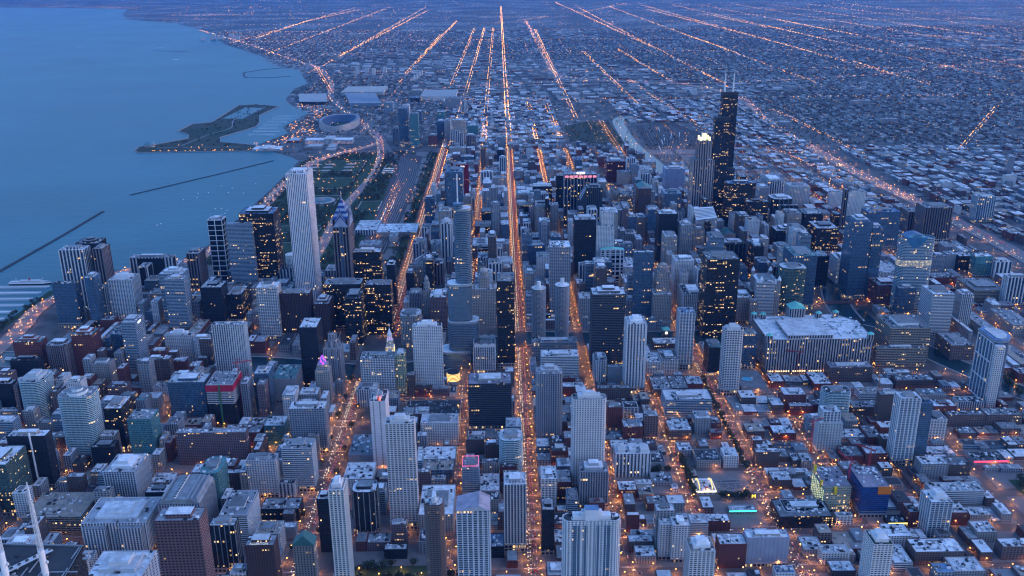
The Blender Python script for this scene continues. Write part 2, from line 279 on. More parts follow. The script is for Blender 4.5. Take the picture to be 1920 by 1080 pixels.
DATA = """
-1136|-1076|-383|-344|164|wr|roof=w|apartment_tower|white ribbed tower nearest the pale ship in the harbour
-1113|-1056|-341|-294|168|dk|pent=oct|apartment_tower|black lakefront tower with stepped top between the white ribbed and mauve towers
-1055|-1030|-377|-336|165|kr|west|apartment_tower|mauve ribbed tower on the lakefront just behind the black stepped one
-1027|-1000|-506|-463|134|gb|oct=1|apartment_tower|slim dark blue tower with rounded ends in front of the mauve lakefront tower
-1051|-1038|-408|-384|74|st||apartment_tower|narrow beige tower squeezed beside the slim dark blue rounded one
-1000|-968|-512|-482|29|rb|pent=0|brick_building|low pink-brown block at the foot of the narrow beige tower
-987|-931|-467|-420|114|gw|roof=w,pent=2|apartment_tower|pale tower with bold white vertical lines over blue glass
-1006|-988|-461|-432|94|wr||+apartment_tower|small white wing tower left of the bold white lined one
-1031|-918|-234|-208|94|wr|dark=1|apartment_tower|wide slab behind the cross shaped lakefront block, black with white ends
-989|-967|-284|-248|85|wr|dark=1,pent=0|+apartment_tower|black and white stem wing pointing at the viewer from the cross shaped block
-1111|-1057|-488|-466|113|gb|roof=d|apartment_tower|dark blue glass tower beside the expressway and harbour
-859|-802|-479|-437|132|gh|roof=w,pent=2|apartment_tower|banded blue tower hidden behind its slightly lower twin
-832|-786|-521|-492|133|gh||apartment_tower|banded blue glass tower standing in front of its taller twin
-872|-839|-253|-202|110|kr|roof=w|apartment_tower|brown ribbed tower by the marina left of the white framed glass tower
-812|-773|-239|-204|197|fr|roof=w|apartment_tower|white framed glass tower with two columns of big square panels
-748|-683|-289|-274|200|gh||apartment_tower|grey finely banded tower overlapping the white framed glass tower
-717|-629|-273|-206|222|dl|roof=b,pent=2|office_tower|blue topped office tower with many lit windows left of the tallest white tower
-761|-711|-491|-443|101|dk|roof=w|office_tower|black tower with pale slanted triangular roof edge
-710|-674|-463|-399|72|dl|roof=w|office_tower|black box tower with a row of lit windows below its pale roof
-772|-713|-708|-689|71|wp|pent=2|hotel_tower|white hotel slab pricked with windows and ringed lamps on its roof
-710|-675|-720|-691|65|wp|oct=1|+hotel_tower|rounded white hotel wing with lit roof rim
-830|-801|-774|-728|129|gh|roof=w,sign=1|office_tower|dark banded office tower with a bright white sign at its top
-876|-849|-738|-694|88|gb|oct=1,pent=oct|office_tower|octagonal capped tower left of the office tower with the white sign
-1050|-993|-790|-762|95|rb|roof=t,pent=2|apartment_tower|brick and teal tower with two white window bays under its cornice
-980|-934|-805|-763|92|kr|oct=1|apartment_tower|mauve tower of narrow bays between two brick and teal towers
-933|-889|-781|-745|106|rb|roof=t,pent=2|apartment_tower|tall red brick tower with a teal glass crown box
-1034|-978|-839|-818|76|dk|roof=d|apartment_tower|squat dark tower at the left in front of the brick and teal tower
-949|-904|-973|-916|92|gc|pent=2|apartment_tower|left pale curved tower with white balcony bands and a fin on its roof
-1014|-978|-940|-918|74|dk||apartment_tower|black tower cut by the left edge of the photo
-809|-750|-1104|-1061|126|gc|pent=oct|apartment_tower|wide pale curved tower with white balcony bands and oval roof drum
-747|-716|-1070|-1021|87|dl|roof=w|office_tower|black slab with pale roof and a few lit rows between the banded and teal towers
-688|-647|-1114|-1077|89|tg||apartment_tower|teal glass tower with square frame around its roof
-730|-712|-979|-949|56|gy|roof=t|office_building|building with a curved blue-grey barrel roof behind the black slab
-668|-599|-976|-937|90|gb|roof=w|hotel_tower|dark blue glass hotel with curved front and white roof cap
-594|-545|-983|-925|88|rt|pent=0|unfinished_tower|tower under construction with red netting round its top floors
-625|-560|-827|-809|143|wr|dark=0|office_tower|tall stone tower of slim white arched ribs behind the red netted one
-607|-486|-1119|-1102|64|pb|pent=0|apartment_tower|wide mauve brick slab with fine windows left of the avenue
-851|-788|-1190|-1168|102|dk|roof=w,fin=1|apartment_tower|black tower split by a white vertical fin
-866|-816|-1261|-1201|92|dg|roof=w|office_tower|green glass office block with lit floors at the left edge
-820|-807|-1151|-1127|40|gh|roof=p|hotel_tower|small teal tower with a pool on its roof
-672|-623|-1252|-1197|71|gv|roof=w,pent=2|office_tower|office tower with vertical silver fins and sunken white roof
-700|-688|-1217|-1193|44|gh|pent=0|+office_building|lower glass wing left of the silver finned office tower
-775|-686|-1314|-1246|32|pk|roof=s,pent=0|parking_garage|parking garage with mottled tan roof deck
-658|-565|-1367|-1301|57|wr|pent=2,notch=1|apartment_tower|ribbed stone block with notched grey roof
-545|-485|-1360|-1293|83|gy|vault=1|office_tower|grey tower with long row of round fans on its ribbed roof
-444|-392|-1601|-1574|221|bg|pent=1|office_tower|big brown granite tower with scattered square windows
-458|-422|-1407|-1387|78|dv|roof=w|office_tower|black tower with thin pale vertical ribs right of the brown granite one
-463|-422|-1352|-1286|57|wh||office_tower|white banded office slab with dark fan boxes on its roof
-563|-494|-1549|-1497|105|wx|roof=w,pent=2|office_tower|dark rimmed roof crowded with white machines at the bottom edge
-516|-484|-1273|-1222|79|tg|oct=1,roof=t|apartment_tower|dark green tower with scalloped aqua glass roof
-607|-571|-1264|-1240|41|dk|roof=w|office_building|dark office block with pale roof behind the notched stone block
-748|-710|-1132|-1108|46|dk|roof=d|office_building|squat black block beside the wide curved balcony tower
-767|-729|-1207|-1155|12|pk|roof=s,pent=0|shopping_hall|low hall with plain tan roof in front of the curved tower
-628|-591|-1196|-1166|16|st|roof=w|office_building|low white roofed building crowded with rooftop machines
-381|-343|-1494|-1471|108|bk|hip=1|hotel_tower|dark brick hotel with its name in letters on the roof
-404|-384|-1496|-1476|66|wg||office_building|small white roof at the bottom edge by the brick hotel
-626|-605|-1479|-1458|70|wg|pent=0|office_building|white cornered block beside the antenna roof
-565|-514|-368|-293|346|aon|roof=w,pent=1|office_tower|tallest white tower standing beside the park
-452|-413|-407|-344|242|kr|pyr=1|office_tower|ribbed tower with striped blue diamond spire
-412|-343|-382|-349|150|dl|roof=w|office_tower|black lit office slab behind the spired tower
-461|-372|-527|-483|118|dl|pent=1|office_tower|wide black office block with square bright hatch on its roof
-399|-361|-612|-542|114|dl|roof=d|office_tower|nearest of the three joined black office blocks
-360|-300|-553|-515|125|dl|roof=m|office_tower|black office block with mauve roof at the avenue's edge
-329|-308|-394|-360|120|dk|roof=w|apartment_tower|thin black tower with cluttered roof by the park trees
-273|-232|-278|-250|108|wh|slant=1|office_tower|white banded tower with slanted diamond top
-273|-241|-298|-279|76|tg|roof=d|office_tower|dark green tower before the slanted diamond top
-285|-265|-365|-334|87|dk||office_tower|narrow black tower left of the dark green one
-284|-242|-393|-367|42|gb||office_tower|short dark glass block at the foot of the dark green tower
-274|-227|-627|-577|76|st|roof=w,oct=1|office_building|curved stone block at the bridge end of the lit avenue
-230|-215|-499|-475|91|st|spire=34,pent=0|office_tower|slender eight sided pale tower with small dome cap
-213|-174|-533|-478|85|pb|roof=w|hotel_tower|mauve brick hotel between the slender domed tower and the stepped glass tower
-221|-163|-854|-834|145|wp|pent=2|apartment_tower|broad white grid tower right in front of the slender domed one
-53|-16|-746|-686|200|dl|pent=1|office_tower|black lit box tower beside the brightest long avenue
-207|-178|-165|-118|158|wr|pent=2|apartment_tower|slim white ribbed tower left of the stepped glass tower
-209|-158|142|217|232|gb|roof=b|apartment_tower|tall blue glass tower with flat top behind the spired glass tower
-247|-222|-61|-28|70|st|roof=w|office_building|pale stone block behind the slanted diamond tower
-236|-213|-218|-195|86|gb||office_tower|dark glass tower edge right of the slanted diamond one
-113|-57|-528|-491|102|st|roof=w,domet=1|office_tower|stone tower topped by a round domed lantern
-128|-78|-17|62|49|gy|roof=w|office_building|pale columned office block right of the stepped glass tower
-77|-20|-67|-16|68|st||office_building|stone block beside the pale columned office block
-54|-13|-214|-149|59|wr|roof=w,pent=2|office_tower|white stepped block with bright roof behind the black avenue tower
-128|-17|237|308|33|br||office_building|long brown mid-rise on the avenue behind the stepped glass tower
-75|-57|-470|-442|56|gb||office_tower|small grey glass tower right of the domed stone tower
-628|-569|-267|-234|69|wr|crown=1|apartment_tower|white ribbed tower with round open crown
-601|-554|-583|-545|133|wq|roof=w|hotel_tower|white gridded tower with tall dark window columns by the river road
-553|-484|-570|-543|113|kb|roof=w|hotel_tower|dark brown ribbed slab with two lit window columns
-473|-438|-587|-531|93|kb|pent=2|office_tower|brown ribbed tower with box on its roof beside the joined black blocks
-452|-416|-826|-772|135|dk|roof=w|office_tower|dark green-grey tower with white patterned roof on the river bank
-244|-220|399|438|111|br||office_building|brown block left of the tall blue flat topped tower
-476|-412|88|143|20|bl|pent=0,roof=g|theatre|boxy grey theatre at the north edge of the park
-395|-370|184|221|20|wp|pent=0|museum|small white museum cube beside the rail tracks
-443|-314|240|341|16|st|roof=w|museum|long pale museum roofs beside the rail tracks
-515|-444|260|377|18|wr|roof=w|museum|white museum wing with skylights near the park
-255|-237|-873|-844|93|gs||office_building|greenish floodlit stone building behind the white gridded block
-324|-256|-877|-843|88|wq|roof=g|office_tower|white gridded block left of the floodlit clock tower
-328|-290|-913|-883|39|wr|roof=w|office_building|pale low block with white roof in front of the gridded one
-266|-240|-1140|-1097|131|wl|roof=r|hotel_tower|blank white slab tower with red lit roof recess
-217|-174|-1312|-1290|183|wg|pent=2|apartment_tower|tall white grid tower with boxy penthouse
-106|-27|-1014|-966|98|dh|roof=m|office_tower|wide dark banded office block with lavender roof
-104|-58|-764|-715|59|wr|crown=2|hotel_tower|white ribbed tower with scalloped square crown
-191|-124|-1062|-1026|45|wp|roof=w|hotel_building|white gridded hotel block with rooftop box before the parking deck
-232|-125|-961|-903|9|pk|roof=d,pent=0,cars=1|parking_garage|open parking deck behind the white hotel block
-176|-125|-1208|-1175|39|bb|roof=s,pent=0|shopping_hall|windowless blue panelled hall with sandy roof
-192|-125|-1148|-1106|24|st|roof=w|shopping_hall|hall with cluttered white roof behind the sandy roofed one
-312|-268|-1124|-1054|20|bl|roof=g,pent=0|department_store|department store with plain blue-grey roof beside the crowded avenue
-418|-355|-1084|-1055|89|gx|roof=w|hotel_tower|grey gridded slab with white roof left of the crowded avenue
-458|-435|-971|-932|59|wp|roof=w|hotel_tower|narrow white gridded block behind the grey gridded slab
-520|-491|-932|-895|85|gb|roof=w|apartment_tower|dark blue glass tower with white roof near the angled school roofs
-498|-453|-889|-824|53|bl|roof=t,pent=0|school_building|school building with angled grey roofs and orange lit windows
-434|-398|-945|-914|46|gr|roof=w|office_building|grey block with many small roofs behind the gridded slab
-474|-438|-1052|-1015|39|tg|roof=w|office_building|short teal glass cube with square roof well
-403|-354|-1205|-1173|81|wh||office_tower|white banded slab with rows of skylights
-458|-410|-1220|-1198|69|wp|roof=g|hotel_tower|grey fine-gridded hotel with stepped roof left of the white banded slab
-409|-383|-1221|-1206|26|wv|roof=d|office_building|small tower with black and white stripes and black roof
-421|-362|-1287|-1256|23|dl|roof=g|office_building|low dark glass office block with grey roof and lit floors
-406|-358|-1331|-1317|20|bl|pent=0,roof=w|storage_building|plain beige box with blank walls
-328|-300|-1460|-1442|82|st|gable=g|hotel_tower|stone hotel with steep green roof
-264|-245|-1503|-1477|196|wt|pent=2|apartment_tower|slender white tower with a dark teal glass stripe
-314|-296|-1365|-1344|91|dk|roof=w|office_tower|black tower tucked behind the slender striped tower
-272|-234|-1326|-1291|76|dv|oct=1,roof=w|office_tower|faceted black tower with tilted glass roofs
-305|-257|-1216|-1165|30|wp|roof=w|office_building|low white building with terrace behind the faceted black tower
-246|-229|-1274|-1246|42|gh|roof=g|office_building|grey building packed between the two tallest white slabs
-147|-123|-1472|-1450|150|bc|roof=w,pent=3|apartment_tower|brown tower of stacked scalloped balconies with white lift house
-172|-119|-1330|-1249|38|st|roof=w|office_building|pale roofed building behind the brown scalloped balcony tower
-102|-61|-1518|-1486|172|gw|gable=m|apartment_tower|white glassy tower with pitched grey roof
-110|-83|-1225|-1193|52|gh|neon=1|apartment_tower|tower with pink glowing ring on its roof
-42|-11|-1370|-1337|114|wr|roof=w|apartment_tower|cream ribbed tower hugging the bright avenue's left side
-49|-11|-1167|-1126|68|gc|roof=w|apartment_tower|dark balcony tower left of the bright avenue
-38|-10|-1049|-1015|29|gh|roof=w|office_building|white roofed building left of the bright avenue behind the balcony tower
-218|-185|-1384|-1370|17|dk|roof=w|civic_building|black cube pavilion with hole in its white roof
-74|-50|-1132|-1115|40|br||office_building|slim brown tower with white roof beside the brown office block
-105|-75|-1092|-1073|27|st|roof=s,pent=0|office_building|low pale stone building in front of the lavender roofed block
-82|-49|-1244|-1191|22|rb|roof=w|brick_building|round edged low roof right of the pink ringed tower
-64|-43|-1385|-1353|20|dk|roof=b|parking_garage|dark blue roofed garage beside the pitched roof tower
17|63|-1063|-1032|140|gy|pent=2,oct=1|apartment_tower|tall grey tower with bulging left bay and cylinder penthouse
67|122|-1218|-1198|170|wp|pent=2,oct=1|apartment_tower|very tall cream tower with arched top windows
37|114|-816|-783|60|wh|roof=w|office_building|white banded office slab behind the tall grey tower
21|120|-712|-681|45|gx|roof=g|office_building|grey horizontal block below the twin round towers
145|171|-828|-786|55|wr|roof=g,oct=1|apartment_tower|grey tower with rounded roof point facing the black banded office
145|215|-762|-718|174|dh|roof=w,pent=2|office_tower|large black office tower with fine bands of lit windows
204|242|-868|-827|151|wv|pent=2,roof=w|apartment_tower|tall white vertical lined tower beside the black banded office
330|361|-761|-730|131|gw|roof=b|apartment_tower|slim white glass tower with blue sunken roof
392|432|-883|-858|141|wq|oct=1,pent=2|apartment_tower|round ended grey tower standing alone over the wide boulevard
469|496|-761|-736|81|gb|roof=w|office_building|dark blue glass block right behind the round ended tower
388|417|-791|-746|64|dk|roof=t|office_building|narrow dark block left of the round ended tower
438|491|-874|-800|14|bl|roof=g,pool=1|parking_garage|deck with a bright swimming pool
144|210|-902|-886|29|br|roof=g|office_building|brown office block with three round roof tanks
173|215|-826|-813|39|bl|roof=w|parking_garage|grey slatted garage left of the tall vertical lined tower
262|292|-783|-733|28|wg|roof=w|office_building|white four storey block lit from the street
293|329|-780|-724|32|wg|roof=g|office_building|white gridded block with dark green roof pond
297|352|-660|-626|16|br|roof=w|office_building|low dark block before the small green clock tower
267|356|-965|-922|35|gh|roof=w|office_building|wide glass office block with white roof on the boulevard
187|214|-973|-949|24|gw|roof=d|hotel_building|white framed small hotel in an l-shaped dark group
213|238|-1053|-1031|49|bh|roof=w|office_building|brick building with pale bands at the street corner
174|210|-1061|-1031|32|rb|roof=w|brick_building|ornate red brick building with lit ground floor arches
150|178|-1017|-995|48|rb|roof=g|brick_building|tall red brick warehouse beside the very tall cream tower
141|174|-1067|-1036|10|br|roof=g,pent=0|restaurant|low dark restaurant with orange lamps along its eaves
258|295|-886|-826|17|br|roof=g|brick_building|low grey roofed brick row by the white gridded block
295|329|-883|-828|18|br|roof=g|brick_building|low building with box shed on its grey roof
330|363|-866|-827|18|rb|roof=w|brick_building|low red building with long white roof near the round ended tower
258|299|-1057|-1012|21|br|roof=w|brick_building|brown corner building with bright white roof on the boulevard
309|338|-1037|-1008|34|gr|roof=w|office_building|grey building with dark tank on its white roof
340|358|-1033|-1004|22|rb|roof=g|brick_building|small red building right of the dark tank roof
76|120|-879|-858|22|rb|roof=w|brick_building|red brick block right of the tall grey tower
146|204|-1174|-1142|44|wv|roof=w,pent=3|apartment_tower|broad white tower with three boxes on its roof
208|233|-1156|-1117|16|bl|roof=d,pent=0|church|church with big dark flat roof by the trees
78|122|-1261|-1230|65|gy|pent=2|apartment_tower|grey stepped tower with dark bay windows
32|104|-1526|-1508|160|w4|roof=d,pent=2|apartment_tower|large white symmetrical tower at the bottom edge
17|42|-1258|-1219|51|wg|roof=w|apartment_tower|cream tower with stepped flat roofs right of the bright avenue
43|66|-1242|-1203|35|rb|roof=w|brick_building|deep red building behind the cream stepped tower
12|30|-1379|-1350|77|dk|roof=w|apartment_tower|slim black tower with white striped edge
178|205|-1378|-1360|72|gr|roof=w|apartment_tower|plain grey tower behind the cluster of white towers
181|198|-1394|-1379|60|wp|roof=w|apartment_tower|left tower of the white cluster
198|222|-1401|-1379|63|wp|roof=w|apartment_tower|middle tower of the white cluster
238|264|-1343|-1320|26|wh|roof=w|apartment_tower|right banded tower of the white cluster
202|236|-1493|-1462|88|wg|roof=s,pent=2|apartment_tower|pale tower with sunken tan roof at the bottom edge
267|302|-1328|-1308|18|rb|roof=w|brick_building|red brick building with clean white roof
263|302|-1416|-1391|41|rb|roof=w|hotel_building|dark red brick hotel with lit cornice
302|363|-1413|-1394|49|bq|roof=w|office_building|blank blue-grey block with white roof edges
140|176|-1377|-1360|19|br|roof=w|brick_building|low building with snow-white roof right of the symmetrical tower
144|163|-1327|-1318|30|rb|roof=w|brick_building|narrow deep red walk-up block
143|173|-1239|-1211|17|rb|roof=w|brick_building|small brick building with white cross shaped roof
176|200|-1240|-1212|9|st|roof=s|restaurant|small pale building beside the round green roof
264|288|-1115|-1089|15|gr|roof=w|brick_building|grey low house with white roof left of the dark courtyard block
289|330|-1151|-1112|15|st|roof=d|apartment_block|courtyard block with dark roof and pale wings
335|360|-1151|-1122|23|wp|roof=w|office_building|white corner building with lit ground floor beside the boulevard
389|430|-1151|-1136|30|br|roof=w|office_building|brown building with white roof across the boulevard
147|176|-1404|-1379|14|st|roof=w|brick_building|low pale roof below the one like fresh snow
272|303|-1231|-1194|8|wx|roof=w,lit=1|restaurant|brightly lit fast food restaurant with arched glass walls
312|354|-1285|-1270|7|gr|roof=w,lit=2|restaurant|low diner with a green glowing fascia
203|238|-1204|-1175|9|gr|roof=g,pent=0|restaurant|low restaurant with cluttered dark roof and green fixtures
401|422|-1135|-1106|20|br|roof=w|brick_building|narrow warehouse cut off beside the sloping street
425|454|-1135|-1104|11|br|roof=g|brick_building|brown low block in a row beside the sloping street
455|468|-1148|-1122|11|br|roof=w|brick_building|narrow brown block in the row by the sloping street
469|487|-1155|-1127|14|st|roof=w|brick_building|end block of the row with brightest white roof
398|430|-1222|-1193|20|br|roof=w|brick_building|corner block with white roof above a red lit street
461|490|-1202|-1188|14|gr|roof=g|office_building|low grey building behind the square white roofed office
378|460|-1324|-1277|21|dl|pent=0,roof=g|office_building|square white roofed office over a black glass base, yellow machines on top
391|456|-1310|-1278|21|wx|roof=w,pent=1|+office_building|square white roof with yellow machinery on a black glass base
459|500|-1284|-1226|47|yc|pent=0,roof=m|unfinished_tower|unfinished tower with yellow climbing frames
468|493|-1318|-1308|17|wg|pent=0|unfinished_building|raw white concrete frame in front of the yellow framed tower
512|553|-1299|-1240|55|bn|pent=0,roof=m|unfinished_tower|unfinished tower wrapped in blue netting
453|480|-1477|-1444|82|wz|roof=e,pent=2|apartment_tower|white banded tower with green planted roof at the bottom edge
592|624|-1352|-1319|62|gw|roof=w,pent=2|apartment_tower|white gridded glass tower with stepped top
637|720|-1270|-1244|26|wh|roof=w|apartment_block|long white banded block with wide roof
643|669|-1323|-1293|23|rb|roof=w|brick_building|red brick block behind the white gridded glass tower
545|616|-1416|-1384|23|br|roof=w|brick_building|large brown block with fan boxes on its roof
413|453|-1412|-1393|21|wp|roof=w|office_building|small white office with punched windows
586|630|-1449|-1417|15|st|roof=w|office_building|stone building at bottom right with rooftop sheds
655|700|-1193|-1167|28|gr|roof=w|office_building|concrete garage with bright white roof half
701|743|-1186|-1158|21|br|roof=g|office_building|brown building joined to the concrete garage
676|723|-1407|-1386|23|bh|roof=w|office_building|brick building with pale end at the right edge
660|690|-1366|-1338|19|st|roof=w|brick_building|tan gabled block with rows of lit windows
511|537|-1427|-1385|14|wh|roof=w|warehouse|long white roofed warehouse behind the banded tower
576|591|-1324|-1298|26|rb|roof=w|brick_building|brown block with white roof left of the gridded glass tower
394|423|-1392|-1360|12|st|roof=w|brick_building|low house with steel canopy beside the small white office
581|617|-1147|-1121|22|rb|roof=w|brick_building|red brick corner block with clean pale roof
544|579|-1144|-1109|16|rb|roof=g|brick_building|red brick block with rooftop fence
559|584|-1454|-1434|18|gr|roof=b|office_building|grey building with pitched blue roof at the bottom right
701|751|-1122|-1095|5|rb|roof=w|brick_building|long red brick block right of the tall blue tower
766|824|-1154|-1122|9|bl|roof=d,lit=3|theatre|low black roofed hall with red neon sign
546|574|-1326|-1306|9|dk|roof=d,lit=4|restaurant|dark low pavilion with yellow lit windows
674|707|-1319|-1298|16|st|roof=w|office_building|pale low block near the right street
468|501|-1414|-1399|16|br|roof=g|brick_building|low brick block hidden behind the white banded tower
332|359|-1458|-1442|24|wp|roof=b|office_building|small white and blue block at the bottom edge
416|450|-1443|-1419|14|br|roof=w|brick_building|mauve low row at the bottom edge
696|709|-1243|-1219|14|dk|roof=g|brick_building|dark slab behind the long white banded block
624|658|-1153|-1129|130|gw|roof=w|apartment_tower|tall white framed half of the blue tower on the right
662|682|-1149|-1130|118|gb|roof=b|+apartment_tower|bright blue glass half joined to the tall white framed one
726|756|-1070|-1036|43|wg|roof=g|apartment_tower|short white gridded tower right of the tall blue one
520|550|-1095|-1071|75|gw|roof=w|apartment_tower|stepped white tower with a narrow top
512|554|-1100|-1080|56|wt|pent=0,roof=w|+apartment_tower|lower shoulders of the stepped white tower
563|613|-989|-957|57|gc|roof=d|apartment_tower|white framed balcony tower behind the stepped white one
657|698|-1010|-993|63|br|roof=g|apartment_tower|plain dark brown tower left of the tall blue one
517|543|-1040|-1023|33|gh||office_building|small glassy block left of the stepped white tower
754|860|-762|-747|44|mh|roof=g,pent=1|office_tower|tan banded office block right of the huge merchandise hall
786|872|-746|-668|83|mh|roof=g,pent=1|office_tower|taller tan block behind the tan banded one
629|718|-834|-805|35|br|roof=m|office_building|dark brick loft with red roof sheds
755|833|-864|-837|19|br|roof=g|office_building|dark loft with wide grey roof beside the river bend
748|770|-836|-812|21|wh|roof=w|office_building|small white stepped block by the lofts
663|709|-911|-885|16|wh|roof=s|parking_garage|cream garage with flat tan roof and crane behind it
775|825|-930|-902|20|st|roof=g|office_building|grey long building behind the tall blue tower
763|806|-1005|-977|35|rb|roof=w|brick_building|dark red block with bright white roof shed
783|854|-1021|-1006|25|bh|roof=g|loft_building|first part of the long brick loft row with wave roof
855|922|-1023|-995|25|bh|roof=g|loft_building|second part of the long brick loft row at the right
504|531|-853|-813|15|rb|roof=w|brick_building|pinkish brick block below the merchandise hall
587|623|-868|-813|16|rb|roof=w|brick_building|brick block with long white roof before the merchandise hall
505|549|-969|-954|20|rb|roof=w|brick_building|large red brick warehouse with lit shopfronts
497|541|-953|-920|36|rb|roof=w|brick_building|red warehouse joined behind the one with lit shopfronts
551|576|-957|-932|16|rb|roof=g|brick_building|small red block right of the red warehouses
624|678|-975|-946|19|br|roof=g|unfinished_building|broad low building site with scattered deck
930|980|-732|-659|35|bh|roof=g|loft_building|brick loft with many windows on the river bank
1016|1045|-844|-813|21|rb||brick_building|red block at the right edge by the rail lines
448|489|-1060|-1029|14|rb|roof=w|brick_building|brick block with white roof beside the sloping street
567|611|-1071|-1040|10|st|roof=w|shop_building|low shop with long lit white canopy
612|638|-1081|-1035|15|rb|roof=g|brick_building|brown row along the dark rail line
628|651|-1102|-1082|24|br|roof=w|brick_building|purple brown block left of the tall blue tower
787|819|-1062|-1038|10|br|roof=g|office_building|low brown block with white gateway
836|885|-956|-934|18|wr|roof=d|parking_garage|podium deck at the foot of the curved diagonal tower
939|988|-605|-546|106|wh|roof=w|apartment_tower|bright white banded twin tower by the river, wide face
1025|1051|-572|-541|92|wr|roof=w|apartment_tower|narrow white ribbed tower right of the bright banded twin
576|627|-492|-411|93|st|roof=w,crown=3|office_tower|stone tower with four spiked corner turrets
634|695|-472|-426|125|dg|roof=w,oct=1|office_tower|curved green glass tower at the river bend
675|733|-425|-341|141|gb|roof=t|office_tower|dark tower with tilted teal roof panels
786|818|-284|-241|93|dk|roof=w|office_tower|dark slab with pale roof right of the tilted teal roofs
839|886|-366|-305|208|gb|roof=b,pent=2|office_tower|deep blue glass tower on the river bank
889|917|-363|-319|192|gb|roof=b|+office_tower|lower wing
922|1006|-456|-424|192|gl|arc=1|office_tower|glass tower with arched blue roof and bright lit floors
1249|1334|107|169|114|kr|roof=g|apartment_tower|tall brown ribbed slab beside the expressway
1238|1291|186|249|79|kr|roof=g|apartment_tower|shorter brown ribbed slab joined to the tall one
1045|1144|40|90|121|gb|roof=b,pent=1|office_tower|dark blue glass slab with bright blue lit strips
891|957|21|102|78|dl|roof=w,pent=1|office_tower|black box with white rimmed roof and lit rows
763|857|-1|55|79|dk|roof=w,pent=2|office_tower|dark tower with long pale box on its roof
846|890|158|213|87|st|roof=g|office_tower|mauve tower with pointed gables behind the long pale box
846|911|245|260|89|dv|roof=w,oct=1|office_tower|dark tower with white eight sided roof, front one
828|899|261|335|105|dv|roof=w,oct=1|office_tower|dark tower with white eight sided roof, rear one
912|972|198|270|73|dk|roof=g|office_tower|dark block right of the pointed gables
970|1041|525|591|81|wq|roof=w|office_tower|square white gridded tower with one dark roof hatch
1110|1160|520|539|61|wp|roof=w|office_building|low white lined tower left of the tall ribbed stone one
1049|1104|207|224|140|wp|roof=g|office_tower|tall pale gridded stone tower in the west loop
1037|1050|211|224|147|kr||+office_tower|dark rib edge of the tall pale gridded stone tower
1098|1152|246|295|77|gx|roof=g|office_tower|square grey gridded tower with black windows
1040|1063|279|316|48|dl|roof=t|office_building|small black block with teal roof and lit windows
901|938|654|714|47|wh|roof=w|office_building|white banded wedge behind the lit curved roof tower
941|1004|691|791|62|wr|roof=g|office_building|pale square building with dark framed side
1524|1582|319|359|91|gv|roof=w|apartment_tower|lone glass tower with white sides beyond the expressway
1252|1297|-206|-174|61|tg|roof=w|office_tower|green glass block with white sides right of the expressway
1298|1341|-223|-184|50|wv|roof=w|office_tower|white ribbed block right of the green glass one
1201|1228|-147|-118|49|bl|roof=w|office_building|tan slab with grey striped neighbour by the expressway
1229|1270|-160|-124|47|dk|roof=w|office_building|dark banded block with grey columns by the expressway
1151|1232|-399|-311|36|mh|roof=g|office_building|wide teal grey office with stepped dark roof
1216|1267|-424|-400|78|wr|roof=w|apartment_tower|white ribbed tower cut by the right edge
894|948|-423|-364|61|rb|pent=1|office_tower|red brown brick building with tower box on its roof
921|963|-477|-457|73|gb|roof=w|apartment_tower|dark glass tower in front of the arched blue roof
856|898|-245|-188|72|wh|roof=w|office_tower|white banded tower on the river left of the deep blue one
1154|1189|-169|-133|51|gx|roof=g|office_building|grey loft right of the arched blue roof tower
1000|1061|-192|-113|14|wx|roof=w|train_shed|white curved roof plaza between the blue and arched towers
1107|1173|-268|-225|24|rb|roof=g|brick_building|dark red roofed hall behind the arched tower
151|208|-232|-183|185|dk|roof=w,pent=1|office_tower|plain black tower with white rimmed roof in the loop
209|257|-234|-189|165|wp|roof=w|office_tower|white tower whose upper floors slope back in steps
222|256|-218|-190|201|wp|roof=w|+office_tower|upper setback of the white sloping stepped tower
221|281|-250|-235|106|w7|gable=t|office_tower|white framed tower with green gabled temple roof
271|317|-495|-480|178|gb|roof=w|office_tower|plain dark blue glass tower right of the green gabled one
73|122|-475|-422|187|gx|roof=w|office_tower|square grey gridded tower behind the twin round towers
30|81|-95|-67|71|gb|roof=b|office_building|blue glass office with one orange lit strip
63|89|-174|-146|31|dk||office_building|small black block behind the left round tower
160|186|-293|-268|79|wr|spire=0|office_tower|slim white gothic tower before the plain black one
317|361|-517|-471|79|st|roof=w|office_tower|stone office base with lit top windows at the bridge
326|356|-505|-472|131|st|roof=w,spire=20|+office_tower|stepped stone tower rising from the lit stone base
426|499|12|72|72|gx|roof=b|office_tower|grey gridded tower with glassy blue top
401|454|-85|-38|157|dk|roof=w|office_tower|black tower with white hatched roof left of the slanted stripes
400|434|92|139|122|gb|roof=w|office_tower|blue-black tower just behind the white hatched roof
391|439|-388|-343|120|wp|roof=w|office_tower|stone grey tower with lit side windows
424|482|-342|-297|57|gh|roof=w|office_building|green banded office with square roof crown
389|441|-519|-446|79|wr|roof=d|office_building|pale block with sunken black roof
421|495|-593|-530|191|dl|roof=g|office_tower|massive dark tower full of yellow lit windows
587|665|-62|-1|58|dv|roof=d,pent=2|office_tower|black roofed tower with white ribs below
537|599|47|107|125|wh|slant=2|office_tower|silver banded tower with slanted stepped glass top
585|638|112|149|77|gx|roof=w|office_tower|dark tower with pale grid edge before the slanted silver one
519|543|-88|-51|36|st|spire=18|office_tower|pale ziggurat topped tower in the middle of the loop
520|555|-508|-453|66|st|roof=w|office_building|pale stone block left of the square merchandise hall
547|565|-524|-509|63|st||office_building|narrow stone neighbour of the pale stone block
658|708|-117|-64|75|bh|roof=w|office_tower|brown tower with clean white roof
722|789|176|203|121|dl|roof=w|office_tower|lit office tower with bright spot at its top corner
564|606|-508|-493|103|wh|roof=w|office_tower|pale ribbed tower left of the turreted stone one
